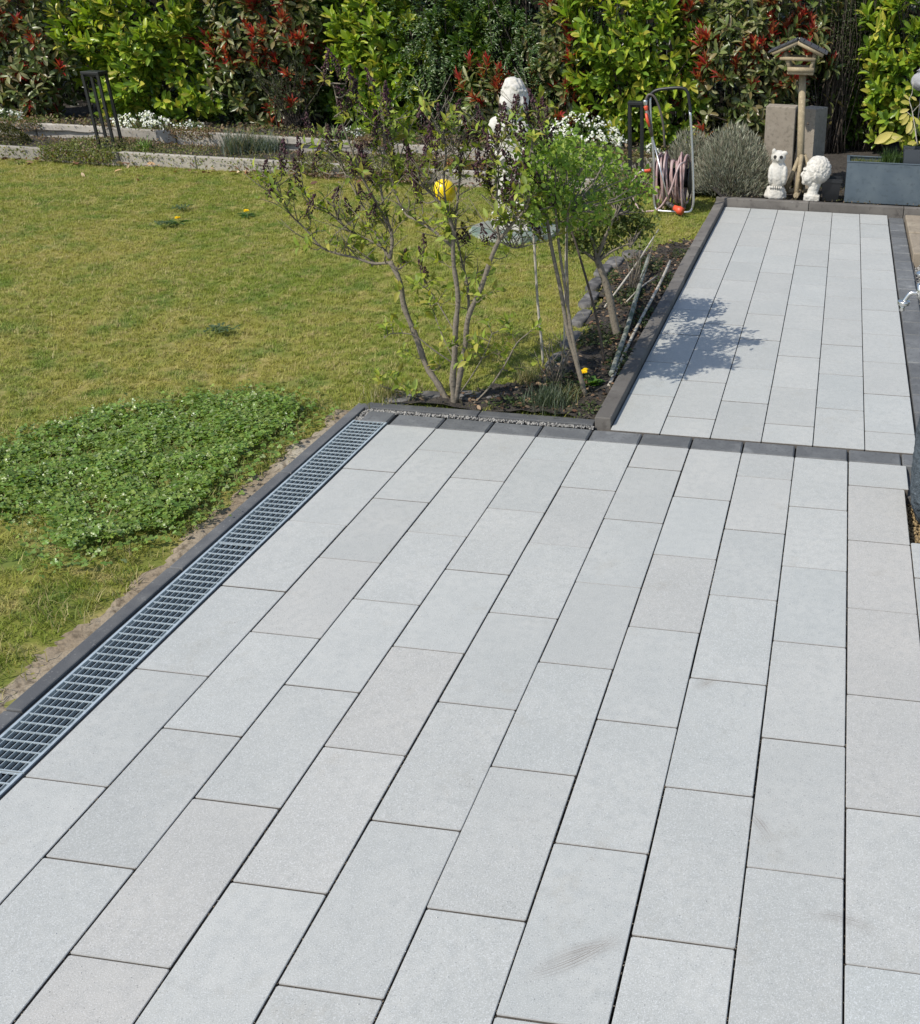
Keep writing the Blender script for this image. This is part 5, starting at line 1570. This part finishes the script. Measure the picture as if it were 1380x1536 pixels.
# ---------------------------------------------------------- black pot and zinc trough
pc = Vector((at(1246, 290, 6.62).x, 6.62, .16))
pot = thing('plant_pot', 'black square plastic pot between bust and zinc trough', 'pot', pc)
def tapered(b, c, a0, a1, z0, z1, t):
    V = []
    for a, z in ((a0, z0), (a1, z1), (a1 - t, z1), (a0 - t, z0 + .02)):
        V += [(c.x - a, c.y - a, c.z + z), (c.x + a, c.y - a, c.z + z), (c.x + a, c.y + a, c.z + z), (c.x - a, c.y + a, c.z + z)]
    F = [(3, 2, 1, 0), (12, 13, 14, 15)]
    for r0 in (0, 4, 8):
        F += [(r0 + k, r0 + (k + 1) % 4, r0 + 4 + (k + 1) % 4, r0 + 4 + k) for k in range(4)]
    b.add(V, F)
b = MB(); tapered(b, pc, .085, .11, 0, .24, .008); under(pot, b.obj('wall', M['plastic_black']))
b = MB(); b.box(pc.x - .118, pc.x + .118, pc.y - .118, pc.y - .105, pc.z + .205, pc.z + .245); b.box(pc.x - .118, pc.x + .118, pc.y + .105, pc.y + .118, pc.z + .205, pc.z + .245)
b.box(pc.x - .118, pc.x - .1055, pc.y - .1045, pc.y + .1045, pc.z + .205, pc.z + .245); b.box(pc.x + .1055, pc.x + .118, pc.y - .1045, pc.y + .1045, pc.z + .205, pc.z + .245)
under(pot, b.obj('rim', M['plastic_black']))
b = MB(); b.box(pc.x - .095, pc.x + .095, pc.y - .095, pc.y + .095, pc.z + .17, pc.z + .19); under(pot, b.obj('soil', M['soil']))

TY = 6.50
x0 = at(1266, 300, TY).x; zb = .165; ztp = at(1272, 243, TY).z; x1 = x0 + 1.7; yb = TY + .42
tr = thing('planter_trough', 'blue-grey zinc planter trough at the end of the path', 'planter', (x0, TY, zb))
th = .012
for nm, bx in (('front_panel', (x0, x1, TY, TY + th)), ('back_panel', (x0, x1, yb - th, yb)), ('side_panel', (x0, x0 + th, TY + th + .001, yb - th - .001)), ('side_panel', (x1 - th, x1, TY + th + .001, yb - th - .001))):
    b = MB(); b.box(*bx, zb, ztp); under(tr, b.obj(nm, M['zinc'], bevel=.003))
for bx in ((x0 - .006, x1 + .006, TY - .006, TY + .028), (x0 - .006, x1 + .006, yb - .028, yb + .006), (x0 - .006, x0 + .028, TY + .029, yb - .029)):
    b = MB(); b.box(*bx, ztp + .001, ztp + .010); under(tr, b.obj('rim', M['zinc'], bevel=.002))
b = MB(); b.box(x0 + .014, x1 - .014, TY + .014, yb - .014, zb + .2, ztp - .06); under(tr, b.obj('soil', M['soil']))
# planting in the trough
g = np.random.default_rng(95)
pts = [(x, y, ztp - .06) for x, y in zip(g.uniform(x0 + .04, x0 + .55, 1500), g.uniform(TY + .04, yb - .04, 1500))]
blades('trough_planting', pts, .03, .09, .006, 1.2, [(.09, .13, .035), (.14, .16, .05), (.20, .17, .08), (.06, .10, .03)], 'low grassy planting inside the zinc trough', 'plants', 96)
g = np.random.default_rng(97)
c0 = Vector((at(1345, 240, TY + .25).x - .06, TY + .22, ztp - .05))
tuft('feathery_plant', 'feathery green plant growing beside the small slate pot', c0, 420, .22, .05, 1.0, .007, [(.06, .11, .03), (.09, .14, .045)], 98, 'plant')
qx = at(1356, 230, TY + .08).x
pc = Vector((qx + .14, TY + .20, ztp - .08))
sp2 = thing('slate_pot', 'small slate-grey square pot standing inside the zinc trough', 'pot', pc)
b = MB(); tapered(b, pc, .13, .14, 0, .23, .012); under(sp2, b.obj('wall', M['pot_grey']))
b = MB(); b.box(pc.x - .12, pc.x + .12, pc.y - .12, pc.y + .12, pc.z + .17, pc.z + .20); under(sp2, b.obj('soil', M['soil']))
# yellow-leaved seedling
yl = thing('yellow_leaved_plant', 'seedling with yellowed drooping leaves in the slate pot', 'plant', (pc.x, pc.y, pc.z + .2))
b = MB()
def yp(x, y): return at(x, y, pc.y)
b.tube(smooth_path([yp(1376, 218), yp(1372, 190), yp(1368, 165), yp(1364, 150), yp(1368, 140), yp(1370, 122)]), [.007 - .004 * i / 20 for i in range(21)], 6)
b.tube([yp(1369, 168), yp(1380, 156)], [.004, .002], 5); b.tube([yp(1368, 175), yp(1360, 167)], [.004, .002], 5)
under(yl, b.obj('stem', M['cane']))
LV = [(1366, 155, 1352, 152), (1364, 164, 1350, 168), (1362, 170, 1349, 178), (1364, 172, 1353, 186), (1368, 180, 1360, 198), (1370, 188, 1364, 200), (1372, 176, 1379, 186), (1376, 214, 1362, 214), (1378, 216, 1368, 218), (1378, 212, 1388, 216),
      (1354, 212, 1330, 206), (1352, 210, 1338, 205), (1355, 205, 1316, 210), (1340, 198, 1313, 212), (1364, 150, 1356, 142), (1366, 145, 1375, 150)]
P, D = [], []
for x_, y_, xb, yb_ in LV:
    p = yp(x_, y_); P.append(p); D.append(yp(xb, yb_) - p + Vector((0, g.normal(-.02, .03), 0)))
P = np.array(P); D = np.array(D); n = len(P)
C = np.array([(.55, .47, .14), (.48, .42, .10), (.60, .52, .22), (.42, .40, .08)])[g.integers(0, 4, n)]
under(yl, link('leaves', leaf_mesh('leaves', P, D, np.tile(np.array([.1, -1, .5]), (n, 1)) + g.normal(0, .2, (n, 3)), np.linalg.norm(D, axis=1) * 1.05, np.linalg.norm(D, axis=1) * .45, C), M['leaf_soft']))['kind'] = 'stuff'
# grey bird figure on a rod
oc = at(1384, 122, 6.95)
orn = thing('bird_ornament', 'grey stone bird ornament on a rod above the trough', 'bird ornament', (oc.x, oc.y, .2))
b = MB(); b.ell(oc, (.13, .09, .10), 18, 12); b.ell(oc + Vector((.0, -.01, .115)), (.055, .05, .05), 12, 8); b.ell(oc + Vector((.03, -.07, -.01)), (.085, .03, .06), 12, 8); b.tube([oc + Vector((-.03, -.03, .12)), oc + Vector((-.085, -.05, .105))], [.018, .005], 8); b.tube([oc + Vector((.09, 0, .0)), oc + Vector((.2, .02, -.05))], [.06, .025], 10)
remeshed(b, 'body', mat('grey_resin', (.26, .26, .27), .7, noise=[(14, 4, (.36, .36, .37), .45, .7)], bump=[(40, .5, .005)]), .012, (.04, .01), orn)
b = MB(); b.tube([oc + Vector((0, 0, -.08)), (oc.x, oc.y, .2)], .008, 6); under(orn, b.obj('rod', M['black']))

# ---------------------------------------------------------- water post with tap
wp = thing('water_post', 'dark slate rock water post with steel tap at the terrace edge', 'water post', (3.125, -.47, -.1))
b = MB()
prof = [(-.13, .045), (-.08, .07), (-.02, .10), (.05, .122), (.2, .128), (.4, .126), (.7, .118), (1.0, .112), (1.2, .10), (1.27, .06)]
k = 18; V = []
for z, r_ in prof:
    for i in range(k):
        a = 2 * math.pi * i / k
        V.append((3.127 + r_ * (1 + .07 * math.sin(i * 1.9 + z * 9)) * math.cos(a), -.47 + r_ * (1 + .07 * math.sin(i * 2.7 + z * 13)) * math.sin(a), z))
F = [(r0 * k + i, r0 * k + (i + 1) % k, (r0 + 1) * k + (i + 1) % k, (r0 + 1) * k + i) for r0 in range(len(prof) - 1) for i in range(k)]
F += [tuple(reversed(range(k))), tuple((len(prof) - 1) * k + i for i in range(k))]
b.add(V, F, True)
o = b.obj('rock', M['rock'])
sv = o.modifiers.new('sub', 'SUBSURF'); sv.levels = 3; sv.render_levels = 3
tx = bpy.data.textures.new('rock', 'CLOUDS'); tx.noise_scale = .035; tx.noise_depth = 3
d = o.modifiers.new('disp', 'DISPLACE'); d.texture = tx; d.strength = .022; d.texture_coords = 'GLOBAL'
under(wp, o)
wy = -.47
def tp(x, y, d=0): return at(x, y, wy + d)
tap = tp(1379, 436)
b = MB(); b.tube([tap + Vector((.16, 0, .0)), tap + Vector((.03, 0, 0)), tap + Vector((-.004, 0, 0))], [.014, .016, .016], 12); b.tube([tap + Vector((.006, 0, -.035)), tap + Vector((.006, 0, .03))], [.017, .02], 12)
tp_o = under(wp, b.obj('tap', M['chrome'])); 
b = MB(); b.tube([tap + Vector((.006, 0, .03)), tap + Vector((.006, 0, .075))], .010, 10); b.lathe([(.026, 0), (.032, .004), (.032, .010), (.026, .013)], tap + Vector((.006, 0, .073)), 18)
b.obj('valve_wheel', M['chrome']).parent = tp_o
b = MB(); b.tube(smooth_path([tap + Vector((-.004, 0, -.012)), tp(1366, 440), tp(1359, 448), tp(1356, 452)]), .0105, 10); b.obj('spout', M['chrome']).parent = tp_o
c = tp(1356, 452)
b = MB(); b.lathe([(.022, -.018), (.029, -.016), (.030, 0), (.026, .004), (.012, .005)], c, 18); b.obj('collar', M['chrome']).parent = tp_o
b = MB(); b.lathe([(.010, -.046), (.013, -.044), (.0125, -.030), (.014, -.017)], c + Vector((-.004, 0, 0)), 14); b.obj('hose_nipple', M['chrome']).parent = tp_o

# ---------------------------------------------------------- lavender, flowers, ground cover
def lavender(label, cx, cy, z0, r, h, n, seed):
    g = np.random.default_rng(seed)
    t = thing('lavender_bush', label, 'shrub', (cx, cy, z0), 'lavender bushes at the path end')
    u = nrm(g.normal(0, 1, (n, 3))); u[:, 2] = np.abs(u[:, 2])
    d = g.random(n) ** .35
    P = np.array([[cx, cy, z0]]) + u * d[:, None] * np.array([[r, r * .8, h]])
    D = nrm(u * .8 + np.array([[0, 0, .9]]) + g.normal(0, .35, (n, 3)))
    C = np.array([(.24, .25, .185), (.31, .315, .245), (.16, .17, .12), (.24, .21, .16)])[g.integers(0, 4, n)] * g.uniform(.7, 1.25, (n, 1))
    under(t, link('crown', leaf_mesh('crown', P, D, g.normal(0, 1, (n, 3)) + np.array([[0, -.6, .4]]), g.uniform(.05, .095, n), g.uniform(.006, .010, n), C, 'narrow'), M['leaf_grey']))['kind'] = 'stuff'
    b = MB()
    for k in range(30):
        q = u[k] * np.array([r, r * .8, h]) * .8
        b.tube([(cx + q[0] * .1, cy + q[1] * .1, z0 - .02), (cx + q[0] * .6, cy + q[1] * .6, z0 + q[2] * .4), (cx + q[0], cy + q[1], z0 + q[2])], [.008, .006, .003], 4)
    under(t, b.obj('stem', M['bark_dark']))
lc = at(1098, 285, 6.72); lavender('large grey lavender bush left of the white owl', lc.x, 6.78, .15, .46, at(1098, 186, 6.78).z - .17, 9500, 101)
lc = at(1035, 260, 7.2); lavender('smaller grey lavender bush behind the hose cart', lc.x, 7.25, .17, .30, .58, 4000, 102)

def candytuft(label, px, py, Y, r, h, z0, nfl, seed, leafcol=((.05, .09, .025), (.07, .12, .03))):
    g = np.random.default_rng(seed); c = at(px, py, Y)
    t = thing('candytuft', label, 'flower', (c.x, Y, z0), 'white candytuft cushions')
    n = 900
    u = nrm(g.normal(0, 1, (n, 3))); u[:, 2] = np.abs(u[:, 2]); d = g.random(n) ** .4
    P = np.array([[c.x, Y, z0]]) + u * d[:, None] * np.array([[r, r * .7, h]])
    C = np.array(leafcol)[g.integers(0, 2, n)] * g.uniform(.6, 1.3, (n, 1))
    under(t, link('foliage', leaf_mesh('foliage', P, u + g.normal(0, .5, (n, 3)), np.tile(np.array([0, -.3, 1.]), (n, 1)), g.uniform(.03, .05, n), g.uniform(.008, .014, n), C, 'narrow'), M['leaf_soft']))['kind'] = 'stuff'
    FP, FD, FN, FL, FC = [], [], [], [], []
    for k in range(nfl):
        v = g.normal(0, 1, 3); v /= np.linalg.norm(v); v[2] = abs(v[2]) * .8 + .35; v[1] = -abs(v[1]) if g.random() < .7 else v[1]; v /= np.linalg.norm(v)
        q = np.array([c.x, Y, z0]) + v * np.array([r, r * .7, h]) * g.uniform(.95, 1.12)
        for j in range(9):
            FP.append(q + g.normal(0, .014, 3)); FD.append(g.normal(0, 1, 3)); FN.append(v + g.normal(0, .3, 3) + np.array([0, -.4, .3])); FL.append(g.uniform(.022, .036)); FC.append(np.array([.82, .82, .80]) * g.uniform(.85, 1.05))
    under(t, link('blossoms', leaf_mesh('blossoms', np.array(FP), np.array(FD), np.array(FN), np.array(FL), np.array(FL) * .8, np.array(FC)), M['petal']))['kind'] = 'stuff'
candytuft('white candytuft cushion right of the left lamp', 215, 185, 8.35, .42, .22, .27, 46, 111)
candytuft('white candytuft at the left picture edge', 8, 172, 8.35, .25, .20, .27, 18, 112)
candytuft('thin white candytuft left of the blue-grey grass', 285, 185, 8.3, .22, .15, .27, 14, 113)
candytuft('white candytuft cushion behind the leafy shrub', 878, 205, 8.0, .52, .46, .29, 85, 114)
candytuft('small white candytuft behind the hose cart', 972, 215, 8.1, .2, .16, .26, 10, 115)
candytuft('white flowers between lilac spikes in the upper bed', 525, 185, 8.3, .2, .2, .26, 10, 116)

tuft('blue_grey_grass', 'arching blue-grey grass clump behind the lower edging', Vector((at(355, 190, 7.6).x, 7.6, .19)), 520, .34, .12, 1.4, .009, [(.12, .15, .12), (.16, .19, .16), (.20, .17, .11), (.09, .12, .085)], 121, 'grass clump')
tuft('blue_grey_grass', 'second smaller blue-grey grass clump right of the first', Vector((at(395, 190, 7.75).x, 7.75, .19)), 300, .28, .10, 1.3, .009, [(.12, .15, .12), (.16, .19, .16), (.09, .12, .085)], 122, 'grass clump')
tuft('strap_leaf_plant', 'fresh green strap-leaved plant right of the left lamp foot', Vector((at(212, 215, 7.35).x, 7.35, .19)), 60, .2, .05, 1.3, .016, [(.14, .22, .05), (.18, .26, .08)], 123, 'plant')
tuft('strap_leaf_plant', 'variegated strap-leaved plant behind the lilac spikes', Vector((at(505, 195, 8.1).x, 8.1, .28)), 50, .26, .06, 1.2, .03, [(.14, .24, .08), (.3, .36, .18)], 124, 'plant')
# moss cushion at the left edge
mc = at(5, 215, 7.45); g = np.random.default_rng(125); n = 3500
u = nrm(g.normal(0, 1, (n, 3))); u[:, 2] = np.abs(u[:, 2])
P = np.array([[mc.x, 7.45, .18]]) + u * np.array([[.30, .25, .21]]) * (1 + .1 * np.sin(u[:, :1] * 9))
C = np.array([(.06, .075, .015), (.09, .10, .02), (.045, .05, .012), (.10, .085, .025)])[g.integers(0, 4, n)]
o = link('moss_cushion', leaf_mesh('moss_cushion', P, u + g.normal(0, .4, (n, 3)), g.normal(0, 1, (n, 3)) + u, g.uniform(.015, .03, n), g.uniform(.01, .016, n), C, 'narrow'), M['leaf_soft'])
tag(o, 'dark olive moss-like cushion plant at the left picture edge', 'plant')

def ground_cover(name, label, n, fx, cols, seed, L=(.02, .04)):
    g = np.random.default_rng(seed); P = np.array([fx(g) for _ in range(n)])
    D = g.normal(0, 1, (n, 3)) + np.array([[0, -.2, .3]]); N = g.normal(0, .5, (n, 3)) + np.array([[0, -.3, 1]])
    cols = np.array(cols); cell = (np.floor(P[:, 0] * 2.3 + .6 * np.sin(P[:, 1] * 7)) * 7 + np.floor(P[:, 1] * 3)).astype(int)
    ix = np.where(g.random(n) < .6, cell % len(cols), g.integers(0, len(cols), n))
    C = cols[ix] * g.uniform(.65, 1.4, (n, 1)); Lg = g.uniform(*L, n)
    o = link(name, leaf_mesh(name, P, D, N, Lg, Lg * .5, C), M['leaf_soft']); return tag(o, label, 'ground cover', kind='stuff')
GC = [(.13, .145, .045), (.16, .15, .065), (.20, .13, .075), (.10, .13, .04), (.27, .20, .12), (.16, .10, .065), (.17, .19, .05)]
def ly(x): return 7.05 - .43 * (x + 12.5) / 13.4
def uy(x): return 8.2 - .58 * (x + 12.5) / 13.6
def low_fx(g):
    while True:
        x = g.uniform(-10, .9); y = g.uniform(ly(x) - .04, uy(x) - .03)
        w = math.sin(x * 1.7 + .4) + .5 * math.sin(x * 4.3) + .35
        if g.random() < .25 + .55 * max(0, w):
            return (x, y, .19 + max(0, w) * .09 * g.random() * (1 - abs(y - ly(x) - .35)) + .02 * g.random())
ground_cover('creeping_ground_cover', 'brownish creeping plants covering the bed between the edgings', 15000, low_fx, GC, 131)
def spill_fx(g):
    while True:
        x = g.uniform(-10, .6)
        w = math.sin(x * 1.7 + .4) + .5 * math.sin(x * 4.3)
        if w > .35 or g.random() < .08:
            s = g.random(); return (x, ly(x) - .03 - .10 * s, .25 - .14 * s + .03 * g.random())
ground_cover('spilling_ground_cover', 'ground cover spilling over the lower edging stones', 6000, spill_fx, GC, 132)
def upp_fx(g):
    x = g.uniform(-10, 1.0); return (x, g.uniform(uy(x) + .05, 8.9), .30 + .06 * g.random())
def spill2_fx(g):
    while True:
        x = g.uniform(-10, 1.0)
        w = math.sin(x * 2.3 + 2.4) + .6 * math.sin(x * 5.1 + 1)
        if w > .7 or g.random() < .05:
            s = g.random(); return (x, uy(x) - .02 + .12 * (1 - s) - .07 * s, .37 - .14 * s * g.random() + .04 * g.random())
ground_cover('upper_spilling_ground_cover', 'creeping plants hanging over the upper edging stones', 3200, spill2_fx, GC, 136)
ground_cover('upper_bed_litter', 'dry leaves and small weeds at the foot of the hedge', 5000, upp_fx, GC + [(.05, .04, .025)] * 3 + [(.30, .22, .15)], 133, (.03, .06))
def red_fx(g):
    x = at(690, 240, 7.2).x + g.normal(0, .22); return (x, g.normal(7.2, .14), .2 + abs(g.normal(0, .07)))
ground_cover('orange_sedum', 'orange-red low plant between the edgings left of the statue', 900, red_fx, [(.25, .09, .03), (.30, .14, .04), (.15, .15, .04), (.20, .07, .04)], 134, (.02, .035))
def yard_fx(g): return (g.uniform(1.3, 4), g.uniform(6.4, 8.6), .155 + .03 * g.random())
ground_cover('yard_litter', 'dry leaves and moss around the owl and bird feeder', 2500, yard_fx, [(.10, .08, .05), (.07, .075, .03), (.16, .12, .08)], 135, (.015, .035))
